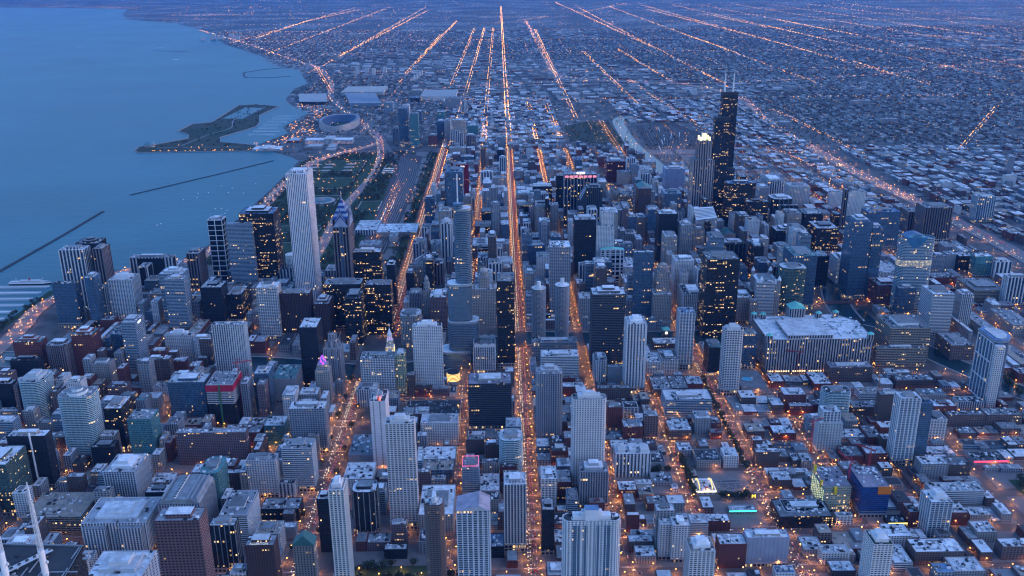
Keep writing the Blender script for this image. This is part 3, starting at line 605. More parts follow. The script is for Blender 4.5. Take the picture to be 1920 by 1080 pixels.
626|662|57|111|51|st|gable=t|office_building|small building with teal hip roof in the middle of the loop
333|381|265|305|121|br|roof=d,litp=0.3|office_tower|brown office tower with rows of lit windows
409|455|372|418|113|st|roof=w|office_tower|greystone tower behind the brown lit office
373|399|120|166|90|st|roof=w|office_tower|stepped pale tower between two black towers
494|551|336|400|109|gh|roof=w|office_tower|blue grey stepped tower left of the silver slanted one
534|577|213|244|49|st|roof=g|office_building|mauve building left of the silver slanted one
67|117|276|335|92|dl|roof=w|office_building|green lit office with white crown near the bright avenue
10|50|212|276|48|wr|roof=w|office_building|white block right beside the bright avenue
11|45|472|521|45|gr|roof=w|office_building|pale green roofed block on the bright avenue
114|139|230|270|101|gr||office_building|grey block right of the green lit office
29|132|132|190|26|st|roof=w|office_building|long stone block with many pale sheds
314|341|-33|11|49|st|roof=w|office_building|white low block right of the green temple roof
282|309|-257|-211|60|wp|roof=w|office_building|white court building behind the plain dark blue tower
258|280|-479|-442|51|gy|roof=g|office_building|slim grey block behind the black banded office
141|171|-511|-466|69|gr|roof=w|office_building|old grey block between the round towers and the black banded office
367|400|-59|-21|45|st|roof=w|office_building|dull stone block behind the stepped stone tower
414|448|-131|-86|32|wp|roof=w|office_building|brown block with white square on its roof
155|173|23|51|109|wp||office_building|thin white strip left of the plain black tower
589|611|-267|-232|45|gh|roof=w|office_building|glassy block right of the massive lit tower
674|714|252|305|131|gh|roof=b,litp=0.3|office_tower|banded green tower left of the antenna tower's foot
68|134|503|556|97|dl|roof=w|office_building|dark block behind a white canopy roof
9|71|602|668|43|st|roof=t,pent=2|library|library with teal curved roof ornaments
141|168|392|418|160|dk|roof=b|office_tower|slim black slab left of the tower with glowing pink bays
160|264|278|316|190|ch|pent=0|office_tower|grey tower with pink glowing bays along its top
224|274|200|253|165|dr|pent=1|office_tower|dark ribbed tower with stepped sloping shoulder
372|445|912|978|94|dm|roof=m|office_tower|dark maroon tower near the vacant land
411|458|881|911|60|st|roof=b|office_tower|stone tower with pointed hip roof right of the maroon one
482|517|1128|1160|60|wr|roof=w|apartment_tower|white ribbed tower behind the maroon one
466|495|894|926|80|gh|roof=b|apartment_tower|blue grey tower beside the white ribbed one behind the maroon tower
363|412|469|516|73|br|roof=d,litp=.35|office_tower|dark roofed tower with warm lit floors
245|293|-38|21|150|st|roof=w|office_tower|ornate pale stepped tower in front of the dark ribbed one
266|299|1172|1226|48|gb|roof=b|apartment_tower|blue glass tower beside the diagonal rail yard
314|339|1658|1698|28|gb|roof=b|apartment_tower|small blue tower at the edge of the vacant land
142|169|953|994|56|st|roof=w|office_building|narrow grey tower by the south avenue
177|230|1092|1134|22|st|roof=w|office_building|grey low block behind the slim black slab
375|408|1236|1288|43|rb|roof=g|brick_building|red brick market hall by the rail yard
9|49|1020|1084|37|gr|roof=w|office_building|pale narrow block beside the bright avenue's far side
47|77|957|997|42|br|roof=g|office_building|brown block beside the lamp lined side street
568|642|733|786|102|gd|roof=w|office_tower|blue tower dotted with rows of small pale windows
534|586|508|553|70|gy|roof=w|office_tower|blue grey tower in front of the dotted one
399|440|283|347|140|bk|gable=t|office_tower|brick tower with twin green gables
567|633|264|318|235|st2|pent=0|office_tower|broad shoulders of the tower with glowing crown
583|624|274|317|293|st2|pent=0,glow=1|+office_tower|narrow upper shaft with brilliantly lit crown
662|758|204|251|172|dl|roof=b,oct=1|office_tower|wide round roofed glass tower full of lit windows
521|584|1076|1176|22|gr|roof=w,oct=1|apartment_block|curved low apartment block on the river
567|620|1226|1290|23|gr|roof=w|apartment_block|second curved apartment block on the river behind the first
591|619|518|563|29|gh|roof=b|office_building|small blue building left of the glowing crown tower's foot
-528|-485|1736|1805|183|gb|roof=b|apartment_tower|tallest blue lakeside tower south of the park
-471|-432|1698|1759|161|tg|roof=b|apartment_tower|teal tower right of the tallest blue lakeside one
-593|-555|2508|2569|81|wp|roof=w|apartment_tower|pale tower behind the tallest blue lakeside one
-509|-480|2439|2486|59|gb||apartment_tower|blue tower behind the teal lakeside one
-719|-674|2737|2810|65|gh||apartment_tower|far left blue tower south of the park
-571|-540|1823|1874|71|gy||apartment_tower|grey tower left of the tallest blue lakeside one
-617|-561|3215|3304|24|dk|roof=b|hotel_tower|black hotel box by the convention halls
-377|-286|2918|3022|58|gx|roof=g|office_building|large grey slab south of downtown
-270|-239|2728|2778|73|wr||apartment_tower|slim pale tower beside the far avenue
-399|-356|2497|2549|46|tg|roof=w|apartment_tower|aqua tower on the south lakefront boulevard
-357|-319|1862|1919|98|gb|roof=b|apartment_tower|dark blue tower south of the park
-317|-287|1835|1884|107|wh|roof=w|apartment_tower|white banded tower right of the dark blue one
-390|-348|1741|1807|51|rb||brick_building|brick block by the south avenue lamps
-283|-223|1735|1781|68|wr|pent=1|hotel_tower|white ribbed hotel on the park front
-274|-212|1782|1825|117|st|roof=w|apartment_tower|pinkish tower behind the white ribbed hotel
-211|-155|1983|2056|54|tg|roof=t|office_building|teal block beside the pink lit avenue
-200|-158|1547|1584|85|kr||apartment_tower|brown ribbed tower beside the pink lit avenue
-274|-200|1464|1509|44|st|roof=w|hotel_building|wide stone hotel on the park front
-213|-159|1299|1336|38|gb|roof=w|office_building|blue glass building behind the red tower
-194|-152|472|487|183|red|pent=1|office_tower|plain deep red tower
-219|-174|232|274|210|gb|roof=b|apartment_tower|round topped blue glass tower left of the red one
-122|-73|923|958|54|wv|roof=w|office_building|white ribbed block behind the domed library street
-48|-22|1036|1074|87|wr|roof=w|office_tower|slim white tower close to the long bright avenue
-59|-21|1607|1668|64|gh||apartment_tower|dark glass tower beside the long bright avenue
-58|-25|1332|1385|60|dk|oct=1|apartment_tower|black round ended tower beside the long bright avenue
-72|-22|812|852|56|st|roof=w|office_building|mauve stone block beside the bright avenue
-106|-73|1294|1348|55|st||office_building|stone block right of the pink lit avenue
-127|-106|1219|1251|95|br||office_tower|narrow brown tower right of the pink lit avenue
-188|-163|488|528|116|wr|roof=w|office_building|white building below the deep red tower
-123|-73|697|748|22|wp|roof=w|department_store|long white department store roof
"""
# ---------------------------------------------------------------- the buildings read off the place: west-east, north-south extent, height
def plan(x0, x1, y0, y1, style, ex):
    o = ex.get('oct')
    if style == 'gc': return cham(x0, x1, y0, y1, min(x1 - x0, y1 - y0) * .32, 4)
    if o == '1': return cham(x0, x1, y0, y1, min(x1 - x0, y1 - y0) * .3, 2)
    if style == 'gl': return cham(x0, x1, y0, y1, 14, 3)
    if style in ('w4', 'bc'): return cham(x0, x1, y0, y1, 5, 1)
    return rect(x0, x1, y0, y1)
def make_building(rec, parent=None, base=0):
    x0, x1, y0, y1, h, style, exs, name, label = rec
    ex = {}
    for e in exs.split(','):
        if e: k, _, v = e.partition('='); ex[k] = v or '1'
    rnd = random.Random(int(x0 * 7 + y0 * 3 + h))
    FOOT.append((x0, x1, y0, y1))
    litp = float(ex['litp']) if 'litp' in ex else None
    fm = sty(style, litp, y0 > -450 and STY[style][7] in ('rib', 'prib')); rim = wallplain(style); rc = ex.get('roof', '')
    pl = plan(x0, x1, y0, y1, style, ex); W, D = x1 - x0, y1 - y0; cx, cy = (x0 + x1) / 2, (y0 + y1) / 2
    mb = MB(); slant = ex.get('slant'); crown = ex.get('crown')
    pod = None
    if slant:                                   # roof plane falls towards the north-west
        zt = h; zl = h * .62 if slant == '1' else h * .8
        A, B, Cc, Dd = (x0, y0), (x1, y0), (x1, y1), (x0, y1); hz = [zl, zt * (1 if slant == '1' else .97), zt, zt * (.8 if slant == '1' else 1)]
        if slant == '2': hz = [zl, h * .86, h, h * .97]
        P4 = [A, B, Cc, Dd]
        for k in range(4):
            a, b = P4[k], P4[(k + 1) % 4]; L = math.hypot(b[0] - a[0], b[1] - a[1])
            mb.face([(*a, 0), (*b, 0), (*b, hz[(k + 1) % 4]), (*a, hz[k])], fm, [(0, 0), (L, 0), (L, hz[(k + 1) % 4]), (0, hz[k])])
        walls_geo(mb, pl, 0, min(hz) - 1, style)
        o = mb.build(name, parent)
        r = MB(); g = sty('gh'); r.face([(*P4[k], hz[k] + .2) for k in (0, 1, 2)], WHITE); r.face([(*P4[k], hz[k] + .2) for k in (0, 2, 3)], WHITE)
        for t in np.linspace(.15, .85, 7):
            a = Vector((*A, hz[0])).lerp(Vector((*Dd, hz[3])), float(t)); b = Vector((*B, hz[1])).lerp(Vector((*Cc, hz[2])), float(t)); r.bar(a + Vector((0, 0, .6)), b + Vector((0, 0, .6)), .9, DARK)
        r.build('roof', o)
        if not parent: o['label'] = label; o['category'] = CATS.get(name, name.replace('_', ' '))
        return o
    top = h
    mb.prism(pl, base, h, fm, vz=(hash(name + label) % 5) * 0)
    walls_geo(mb, pl, base, h - (1.2 if style not in ('gl',) else 3), style)
    if style == 'w7' or style == 'fr': pass
    if 'notch' in ex:
        for sx in (-1, 1):
            mb.box(cx + sx * W * .28 - W * .17, cx + sx * W * .28 + W * .17, y0 - 8, y0, 0, h - 4, fm, rmat('g'))
    if ex.get('dark') == '1':                   # dark middle bays
        mb.box(x0 + W * .2, x1 - W * .2, y0 - .9, y0, 2, h - 3, sty('dk'), DARK); mb.box(x0 - .9, x0, y0 + D * .2, y1 - D * .2, 2, h - 3, sty('dk'), DARK); mb.box(x1, x1 + .9, y0 + D * .2, y1 - D * .2, 2, h - 3, sty('dk'), DARK)
    o = mb.build(name, parent)
    if not parent: o['label'] = label; o['category'] = CATS.get(name, name.replace('_', ' '))
    # a band of tall louvred openings or a plinth sets the base off from the shaft
    if h > 45 and rnd.random() < .8 and not parent:
        b = MB(); e = .8; bh = min(14, h * .12); b.prism(inset(pl, -e), 0, bh, facade('facade_plinth', (.3, .29, .29), DK, 6, 6, .7, .62, .35), rim); b.build('podium', o)
    if 'gable' in ex:
        r = MB(); c = rmat(ex['gable']); e = 1.2; z = h; rh = min(W, D) * (.4 if ex['gable'] != 'g' else .75)
        if ex['gable'] == 'g': c = plain('green_roof', (.06, .17, .16), .6)
        if ex['gable'] == 't' and style == 'w7': c = plain('copper_green', (.16, .52, .44), .6)
        X0, X1, Y0, Y1 = x0 - e, x1 + e, y0 - e, y1 + e
        if style == 'gw': cx2 = X0 + (X1 - X0) * .68
        else: cx2 = cx
        if ex['gable'] == 'g':
            r.face([(X0, Y0, z), (X1, Y0, z), (cx, Y0 + 3, z + rh)], c); r.face([(X1, Y1, z), (X0, Y1, z), (cx, Y1 - 3, z + rh)], c)
            r.face([(X1, Y0, z), (X1, Y1, z), (cx, Y1 - 3, z + rh), (cx, Y0 + 3, z + rh)], c); r.face([(X0, Y1, z), (X0, Y0, z), (cx, Y0 + 3, z + rh), (cx, Y1 - 3, z + rh)], c)
        else:
            r.face([(X0, Y0, z), (X1, Y0, z), (cx2, Y0, z + rh * .6)], wallplain('gy') if style != 'w7' else wallplain('w7'))
            r.face([(X1, Y0, z), (X1, Y1, z), (cx2, Y1, z + rh * .6), (cx2, Y0, z + rh * .6)], c); r.face([(X0, Y1, z), (X0, Y0, z), (cx2, Y0, z + rh * .6), (cx2, Y1, z + rh * .6)], c)
            r.face([(X1, Y1, z), (X0, Y1, z), (cx2, Y1, z + rh * .6)], c)
            if style == 'w7':
                r.face([(X0, cy, z + .1), (cx, Y0 + 1, z + rh * .62), (cx, Y1 - 1, z + rh * .62)], c)
                r.face([(X1, cy, z + .1), (cx, Y1 - 1, z + rh * .62), (cx, Y0 + 1, z + rh * .62)], c)
        r.build('roof', o); return o
    if 'pyr' in ex:
        r = MB(); c1 = plain('spire_pale', (.24, .29, .4), .5); c2 = plain('spire_blue', (.03, .07, .22), .3, .4); n = 8
        for k in range(n):
            f0, f1 = k / n, (k + 1) / n; z0_, z1_ = h + 46 * f0, h + 46 * f1; m = c1 if k % 2 else c2
            q0 = [(cx + (p[0] - cx) * (1 - f0), cy + (p[1] - cy) * (1 - f0)) for p in pl]; q1 = [(cx + (p[0] - cx) * (1 - f1), cy + (p[1] - cy) * (1 - f1)) for p in pl]
            for j in range(4):
                a, b, c_, d = q0[j], q0[(j + 1) % 4], q1[(j + 1) % 4], q1[j]; r.face([(*a, z0_), (*b, z0_), (*c_, z1_), (*d, z1_)], m)
        for s_ in range(5):                     # chevron gables stepping back on the north and west faces
            t = s_ * 3.2; z = h - 20 + s_ * 6
            for q in (0, 1):
                if q == 0: r.face([(x0 + t, y0 - 1 + s_ * .1, z), (x1 - t, y0 - 1 + s_ * .1, z), (cx, y0 - 1 + s_ * .1, z + 26)], c1 if s_ % 2 == 0 else c2)
                else: r.face([(x1 + 1 - s_ * .1, y0 + t, z), (x1 + 1 - s_ * .1, y1 - t, z), (x1 + 1 - s_ * .1, cy, z + 26)], c1 if s_ % 2 == 0 else c2)
        r.build('roof', o); m = MB(); m.bar((cx, cy, h + 44), (cx, cy, h + 62), .9, WHITE); m.build('mast', o)
        g = MB(); g.box(cx - 3.5, cx + 3.5, y0 - 1.3, y0 - .9, 0, h - 18, sty('gb'), DARK); g.build('glass_strip', o); return o
    if crown == '1':
        r = MB(); r.prism(ngon(cx, cy, 15, 24), h, h + 12, sty('wr'), rmat('g')); r.prism(ngon(cx, cy, 13, 24), h + 12, h + 26, sty('wr'), rmat('g'))
        for a in range(0, 24): 
            x, y = cx + 14 * cos(a * pi / 12), cy + 14 * sin(a * pi / 12); r.bar((x, y, h + 12), (x, y, h + 34), 1.2, WHITE)
        for z in (h + 28, h + 34): r.prism(ngon(cx, cy, 15, 24), z, z + 1.5, WHITE, WHITE, bottom=True)
        r.build('crown', o); return o
    if crown == '2':
        r = MB()
        for k in range(24):
            x = x0 + W * k / 24; z = h + 5 + 3 * abs(sin(k * pi / 8)); r.box(x, x + W / 24, y0, y0 + 1, h, z, WHITE); y = y0 + D * k / 24; r.box(x0, x0 + 1, y, y + D / 24, h, z, WHITE); r.box(x1 - 1, x1, y, y + D / 24, h, z, WHITE); r.box(x, x + W / 24, y1 - 1, y1, h, z, WHITE)
        r.build('crown', o)
    if crown == '3':
        for sx, sy in ((x0, y0), (x1, y0), (x1, y1), (x0, y1)):
            qx = sx + (4 if sx == x0 else -4); qy = sy + (4 if sy == y0 else -4)
            r = MB(); r.prism(ngon(qx, qy, 5, 8), h, h + 9, sty('st'), None); r.cone(ngon(qx, qy, 5.2, 8), h + 9, (qx, qy, h + 20), WHITE); r.build('turret', o)
    if 'spire' in ex and float(ex['spire']) > 0:
        s_ = float(ex['spire']); m_ = wallplain(style); r = MB(); ww = min(W, D) * .5
        r.prism(ngon(cx, cy, ww, 8), h, h + s_ * .45, fm, m_); r.prism(ngon(cx, cy, ww * .65, 8), h + s_ * .45, h + s_ * .75, fm, m_); r.cone(ngon(cx, cy, ww * .65, 8), h + s_ * .75, (cx, cy, h + s_), m_)
        r.build('cupola', o)
    if 'domet' in ex:
        r = MB(); z = h; a = min(W, D) * .34; r.prism(cham(cx - a, cx + a, cy - a, cy + a, 3), z, z + 26, sty('st'), rmat('g')); r.prism(ngon(cx, cy, a * .72, 16), z + 26, z + 38, sty('st'), None)
        for k in range(4):
            f0, f1 = k / 4, (k + 1) / 4; q0 = ngon(cx, cy, a * .76 * cos(f0 * pi / 2), 16); q1 = ngon(cx, cy, max(.1, a * .76 * cos(f1 * pi / 2)), 16)
            for j in range(16): r.face([(*q0[j], z + 38 + 9 * sin(f0 * pi / 2)), (*q0[(j + 1) % 16], z + 38 + 9 * sin(f0 * pi / 2)), (*q1[(j + 1) % 16], z + 38 + 9 * sin(f1 * pi / 2)), (*q1[j], z + 38 + 9 * sin(f1 * pi / 2))], wallplain('st'))
        for sx in (-1, 1):
            for sy in (-1, 1): r.prism(ngon(cx + sx * W * .4, cy + sy * D * .4, 2.6, 8), z, z + 9, sty('st'), rmat('g'))
        r.build('lantern', o)
    if 'arc' in ex:
        r = MB(); n = 14; g = plain('arch_glass', (.1, .3, .5), .15, .6)
        for k in range(n):
            a0, a1 = k / n, (k + 1) / n; xa, xb = x0 + W * .1 + W * .62 * a0, x0 + W * .1 + W * .62 * a1; za, zb = h - 24 * sin(a0 * pi), h - 24 * sin(a1 * pi)
            r.face([(xa, y0 - .8, za), (xb, y0 - .8, zb), (xb, y0 - .8, h + 3), (xa, y0 - .8, h + 3)], g)
            zc, zd = h + 2 + 9 * sin(a0 * pi), h + 2 + 9 * sin(a1 * pi)
            r.face([(xa, y0, zc), (xb, y0, zd), (xb, y1, zd), (xa, y1, zc)], rmat('b')); r.face([(xa, y0 - .8, h + 3), (xb, y0 - .8, h + 3), (xb, y0, zd), (xa, y0, zc)], g)
        r.build('roof', o)
        l = MB(); lg = facade('facade_bright', (.3, .3, .28), (.2, .22, .2), 2.5, 3.9, .9, .5, 30, .2, (1, .8, .45), .9)
        out = inset(pl, -.3); l.prism(out, h - 70, h - 55, lg); l.build('lit_floors', o)
    if style == 'gl' and 'arc' in ex: return o
    # roofs
    if 'vault' in ex:
        r = MB(); n = 8
        for k in range(n):
            a0, a1 = k / n * pi, (k + 1) / n * pi; r.face([(cx - W / 2 * cos(a0), y0, h + 8 * sin(a0)), (cx - W / 2 * cos(a1), y0, h + 8 * sin(a1)), (cx - W / 2 * cos(a1), y1, h + 8 * sin(a1)), (cx - W / 2 * cos(a0), y1, h + 8 * sin(a0))], rmat('g'))
            r.face([(cx - W / 2 * cos(a0), y0, h + 8 * sin(a0)), (cx - W / 2 * cos(a0), y0, h), (cx - W / 2 * cos(a1), y0, h), (cx - W / 2 * cos(a1), y0, h + 8 * sin(a1))], rmat('g'))
        for j in range(int(D / 4.2)):
            r.prism(ngon(cx - W * .1, y0 + 4 + j * 4.2, 1.6, 10), h + 7.5, h + 10, WHITE, DARK)
        for sx in (-.42, .2, .3, .42): r.box(cx + W * sx - .8, cx + W * sx + .8, y0 + 2, y1 - 2, h, h + 8.5, STEEL)
        r.build('roof', o); return o
    deck = .9 if min(W, D) > 12 else .5
    roof(o, pl, h, rc, rim if rc not in ('d', 'e') else rim, deck)
    if 'pool' in ex or rc == 'p':
        r = MB(); pm = plain('pool_water', (.05, .4, .6), .1, 0, .05); q = MB(); x, y = cx - W * .1, cy
        q.prism(ngon(x, y, min(W, D) * .22, 20, ry=min(W, D) * .16), h - deck, h - deck + .5, WHITE, pm); q.build('swimming_pool', o)
    if rc == 'r': r = MB(); r.box(cx + 2, cx + 4, y0 + 4, y1 - 4, h - .9, h + .3, glow('red_neon', (1, .08, .03), 6)); r.box(cx - 8, cx - 2, y0 + 6, y1 - 8, h - .9, h + 6, WHITE, rmat('g')); r.build('roof_light', o)
    pz = h - deck; p = ex.get('pent')
    big = h > 30 and min(W, D) > 15
    if p is None: p = '1' if (big and rnd.random() < .85) else ('s' if rnd.random() < .6 and min(W, D) > 9 else '0')
    r = MB(); pm = fm if rnd.random() < .3 else rnd.choice((wallplain('gr'), WHITE, wallplain('st'), STEEL)); ph = 5.5 if h > 60 else 3.6
    if p == 's': a, b = rnd.uniform(1.5, 3.2), rnd.uniform(1.5, 3.4); qx = cx + rnd.uniform(-.25, .25) * W; qy = cy + rnd.uniform(-.25, .25) * D; r.box(qx - a, qx + a, qy - b, qy + b, pz, pz + 2.8, rnd.choice((wallplain('rb'), wallplain('gr'), wallplain('st'))), rmat('w'))
    if p == '1': a, b = W * rnd.uniform(.2, .32), D * rnd.uniform(.2, .32); r.box(cx - a, cx + a, cy - b, cy + b, pz, pz + ph, pm, rmat(rnd.choice('wg')))
    if p == '2': r.box(cx - W * .33, cx + W * .33, cy - D * .33, cy + D * .3, pz, pz + ph, rim, rmat('w')); r.box(cx - W * .18, cx + W * .18, cy - D * .2, cy + D * .2, pz + ph, pz + ph * 1.9, WHITE if style[0] == 'w' else rim, rmat('w'))
    if p == '3':
        for k in (-1, 0, 1):
            if style == 'bc' and k: continue
            r.box(cx + k * W * .32 - W * .1, cx + k * W * .32 + W * .1, cy - D * .34, cy + D * .34, pz, pz + (11 if style == 'bc' else 6), WHITE, rmat('w'))
    if p == 'oct': r.prism(ngon(cx, cy, min(W, D) * .4, 8, pi / 8), pz, pz + ph, rim, rmat('g')); r.prism(ngon(cx, cy, min(W, D) * .22, 8, pi / 8), pz + ph, pz + ph * 1.7, rim, rmat('g'))
    if r.f: r.build('penthouse', o)
    if rc not in ('p',) and 'pool' not in ex and min(W, D) > 9: machinery(o, pl, pz, rnd, 1.6 if style == 'wx' else .6 if rc == 's' else 1)
    if style == 'w4':
        for k in (-.27, -.1, .1, .27):
            r = MB(); ww = W * (.055 if abs(k) > .2 else .03); r.box(cx + k * W - ww, cx + k * W + ww, y0 - .7, y0 - .2, 0, h - 6, facade('facade_bluestrip', (.16, .22, .28), (.05, .13, .22), 2.4, 3.2, .9, .6, .02), rim); r.build('glass_strip', o)
        r = MB(); r.box(cx - W * .12, cx + W * .12, y0 + 1, y0 + D * .7, h, h + 15, rim, rmat('b')); r.build('tower_top', o)
    if 'fin' in ex: r = MB(); r.box(cx + W * .1, cx + W * .1 + 1.6, y0 - 2.5, y0, 0, h + 6, WHITE); r.build('wall_fin', o)
    if 'neon' in ex:
        r = MB(); g = glow('pink_neon', (1, .15, .4), 1.5); q = inset(pl, .6); n = 4
        for k in range(4): r.bar((*q[k], h + 4), (*q[(k + 1) % 4], h + 4), .6, g); r.bar((*q[k], h), (*q[k], h + 4.4), .7, WHITE)
        r.build('neon_ring', o)
    if 'sign' in ex: r = MB(); g = glow('white_sign', (.8, .9, 1), 3); [r.box(x1, x1 + .6, cy - 9 + k * 4, cy - 6.6 + k * 4, h - 8, h - 4.5, g) for k in range(4)]; r.build('sign', o)
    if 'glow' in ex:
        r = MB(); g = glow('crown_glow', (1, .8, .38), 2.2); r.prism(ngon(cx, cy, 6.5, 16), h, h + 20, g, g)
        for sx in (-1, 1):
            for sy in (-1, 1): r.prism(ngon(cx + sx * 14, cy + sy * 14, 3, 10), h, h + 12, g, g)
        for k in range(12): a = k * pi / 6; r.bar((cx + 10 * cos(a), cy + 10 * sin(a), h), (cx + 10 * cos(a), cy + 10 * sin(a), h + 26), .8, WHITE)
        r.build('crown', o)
    if style == 'ch':
        r = MB(); g = glow('pink_bay', (1, .3, .5), .9)
        for k in range(7): xx = x0 + W * (k + .12) / 7; r.box(xx, xx + W * .76 / 7, y0 - 1.2, y0 - .8, h - 11, h - 4, g, g)
        r.build('lit_bays', o)
    if style == 'dr':
        r = MB()
        for k in range(7): t = 4 + k * 3.4; r.box(x0 - 2.8 * (k + 1), x0 - 2.8 * k, y0, y1, 0, h - 5 - k * 5.5, fm, rmat('w'))
        r.build('stepped_shoulder', o)
    if style == 'rt':
        r = MB(); r.prism(inset(pl, -.8), 0, h * .55, sty('dk'), DARK); r.build('glazed_floors', o)
        r = MB(); g = plain('red_net', (.4, .02, .05), .9); r.prism(inset(pl, -1.2), h - 14, h - 1, g); r.build('safety_net', o)
        r = MB(); r.box(cx - 2, cx + 1, y0 - 2, y0 - 1, 0, h, plain('green_hoist', (.06, .16, .08), .8)); r.build('hoist', o)
    if style == 'yc':
        for (xa, ya, za) in ((x0 - 1, y0 + D * .85, h - 4), (x0 - 1, y0 + D * .3, h - 12), (x0 + W * .35, y0 - 1, h - 12)):
            r = MB(); g = plain('yellow_paint', (.75, .5, .02), .5, 0, .05); r.box(xa - .6, xa + 3.4, ya - 3, ya, za, za + 13, g, g); r.build('climbing_frame', o)
        r = MB(); g = glow('work_light', (.9, 1, .5), 1.1)
        for z in range(4, int(h) - 8, 4):
            for q in range(8): yy = y0 + 3 + q * D / 8.5; r.box(x0 - .7, x0 - .3, yy, yy + 2.6, z, z + 1.5, g)
        r.build('work_lights', o, kind='stuff')
    if style == 'bn':
        r = MB(); g = plain('blue_net', (.02, .12, .45), .7, 0, .2); r.prism(inset(pl, -.9), 14, h - 1, facade('facade_net', (.03, .08, .22), (.01, .04, .16), 30, 3.6, 1, .6, 0, 0)); r.build('blue_netting', o)
        r = MB(); r.box(x0 + W * .55, x1 + 2, y0 - 2.5, y0 - 1.6, h - 12, h + 2, plain('orange_panel', (.62, .16, .02), .7), STEEL); r.build('orange_screen', o)
    if 'lit' in ex:
        g = {'1': glow('canopy_warm', (1, .85, .55), 3), '2': glow('canopy_green', (.05, .8, .55), 2.2), '3': glow('red_sign', (1, .03, .08), 4), '4': glow('canopy_yellow', (1, .7, .15), 3)}[ex['lit']]
        r = MB(); r.box(x0 - .6, x1 + .6, y0 - .6, y0 - .1, h - 2.6, h - .6, g, g)
        if ex['lit'] == '1': r.box(x0 - .6, x0 - .1, y0, y1, h - 2.6, h - .6, g, g); r.box(x1 + .1, x1 + .6, y0, y1, h - 2.6, h - .6, g, g)
        r.build('fascia', o)
        if ex['lit'] == '1':
            for k in (-1, 1):
                a = MB(); m = glow('arch_yellow', (1, .65, .05), 2.5); n = 10
                for j in range(n): t0, t1 = j / n * pi, (j + 1) / n * pi; a.bar((cx + k * W * .34, cy - D * .4 * cos(t0), h + 7 * sin(t0)), (cx + k * W * .34, cy - D * .4 * cos(t1), h + 7 * sin(t1)), .8, m)
                a.build('roof_arch', o)
    if 'cars' in ex:
        r = MB()
        for k in range(46): xx = x0 + 6 + (k % 16) * (W - 12) / 15.5; yy = y0 + 5 + (k // 16) * (D - 10) / 2.5; c = rnd.choice((WHITE, DARK, STEEL)); r.box(xx - .9, xx + .9, yy - 2.2, yy + 2.2, h - .5, h + .4, c); r.box(xx - .8, xx + .8, yy - 1.1, yy + 1.3, h + .4, h + .9, DARK)
        r.build('parked_cars', o, kind='stuff')
    return o
def text_part(parent, txt, loc, rot, size, mat, name='lettering'):
    cu = bpy.data.curves.new(name, 'FONT'); cu.body = txt; cu.size = size; cu.extrude = .15; cu.align_x = 'CENTER'; cu.materials.append(mat)
    t_ = bpy.data.objects.new(name, cu); C.objects.link(t_); dg = bpy.context.evaluated_depsgraph_get(); me = bpy.data.meshes.new_from_object(t_.evaluated_get(dg)); bpy.data.objects.remove(t_)
    o = bpy.data.objects.new(name, me); C.objects.link(o); o.location = loc; o.rotation_euler = rot; o.parent = parent; return o
last = None; OBJ = {}
for ln in DATA.strip().split('\n'):
    f = ln.split('|'); x0, x1, y0, y1, h = map(float, f[:5])
    if f[7][0] == '+':
        make_building((x0, x1, y0, y1, h, f[5], f[6] , 'tier', ''), parent=last)
    else:
        last = make_building((x0, x1, y0, y1, h, f[5], f[6], f[7], f[8])); OBJ[f[8]] = (last, x0, x1, y0, y1, h)
def ob(sub): return next(v for k, v in OBJ.items() if sub in k)
for sub, txt, sz in (('its name in letters', 'ALLERTON', 5), ('pink glowing bays', 'CHASE', 9)):
    o, x0, x1, y0, y1, h = ob(sub)
    if txt == 'ALLERTON': text_part(o, txt, ((x0 + x1) / 2, y0 - .3, h + 1), (pi / 2, 0, 0), sz, glow('letter_pale', (.6, .7, .9), .8))
    else: text_part(o, txt, ((x0 + x1) / 2, y0 + 2, h + .5), (pi / 2, 0, 0), sz, glow('letter_white', (1, .95, .9), 3))
o, x0, x1, y0, y1, h = ob('plain deep red tower'); text_part(o, 'CNA', ((x0 + x1) / 2, y0 - .4, h - 9), (pi / 2, 0, 0), 7, glow('letter_white', (1, .95, .9), 3))
ms = empty('arches_sign', 'yellow double arch sign on a pole by the restaurant car park', 'sign', (358, -1254, 0)); mb_ = MB(); mb_.bar((0, 0, 0), (0, 0, 9), .5, STEEL); mb_.build('pole', ms)
text_part(ms, 'M', (0, -.2, 8.5), (pi / 2, 0, 0), 9, glow('sign_yellow', (1, .62, .03), 3), 'arches')
# ---------------------------------------------------------------- single landmarks
def landmark(name, label, cat, fp):
    FOOT.append(fp); return empty(name, label, cat, (0, 0, 0))
def rr(x0, x1, y0, y1, c=8): return cham(x0, x1, y0, y1, c, 5)
GLT = facade('facade_spired', (.13, .2, .25), BL, 4, 3.9, .94, .62, .04, .65, ls=1.5)
o = landmark('spired_tower', 'blue-grey glass tower stepping up in rounded tiers to a needle spire', 'office tower', (-175, -92, -742, -690))
tiers = [(-174, -106, -740, -695, 0, 37), (-158, -93, -736, -698, 37, 105), (-157, -106, -734, -700, 105, 189), (-140, -105, -732, -702, 189, 352)]
for a, b, c, d, z0, z1 in tiers:
    mb = MB(); pl = rr(a, b, c, d, 14); mb.prism(pl, z0, z1 - 4, GLT)
    z = z0 + 6
    while z < z1 - 8: mb.prism(inset(pl, -.3), z, z + .5, STEEL, STEEL); z += 3.9
    mb.build('tier', o); r = MB(); r.prism(inset(pl, -.8), z1 - 5, z1, STEEL, WHITE); r.prism(inset(pl, 7), z1, z1 + .4, rmat('w'), rmat('w')); r.build('roof', o)
mb = MB(); mb.prism(ngon(-131, -722, 10, 20), 350, 362, GLT, rmat('b')); mb.bar((-131, -722, 360), (-131, -722, 372), 3, WHITE); mb.bar((-131, -722, 371), (-131, -722, 423), 2.3, WHITE); mb.build('spire', o)
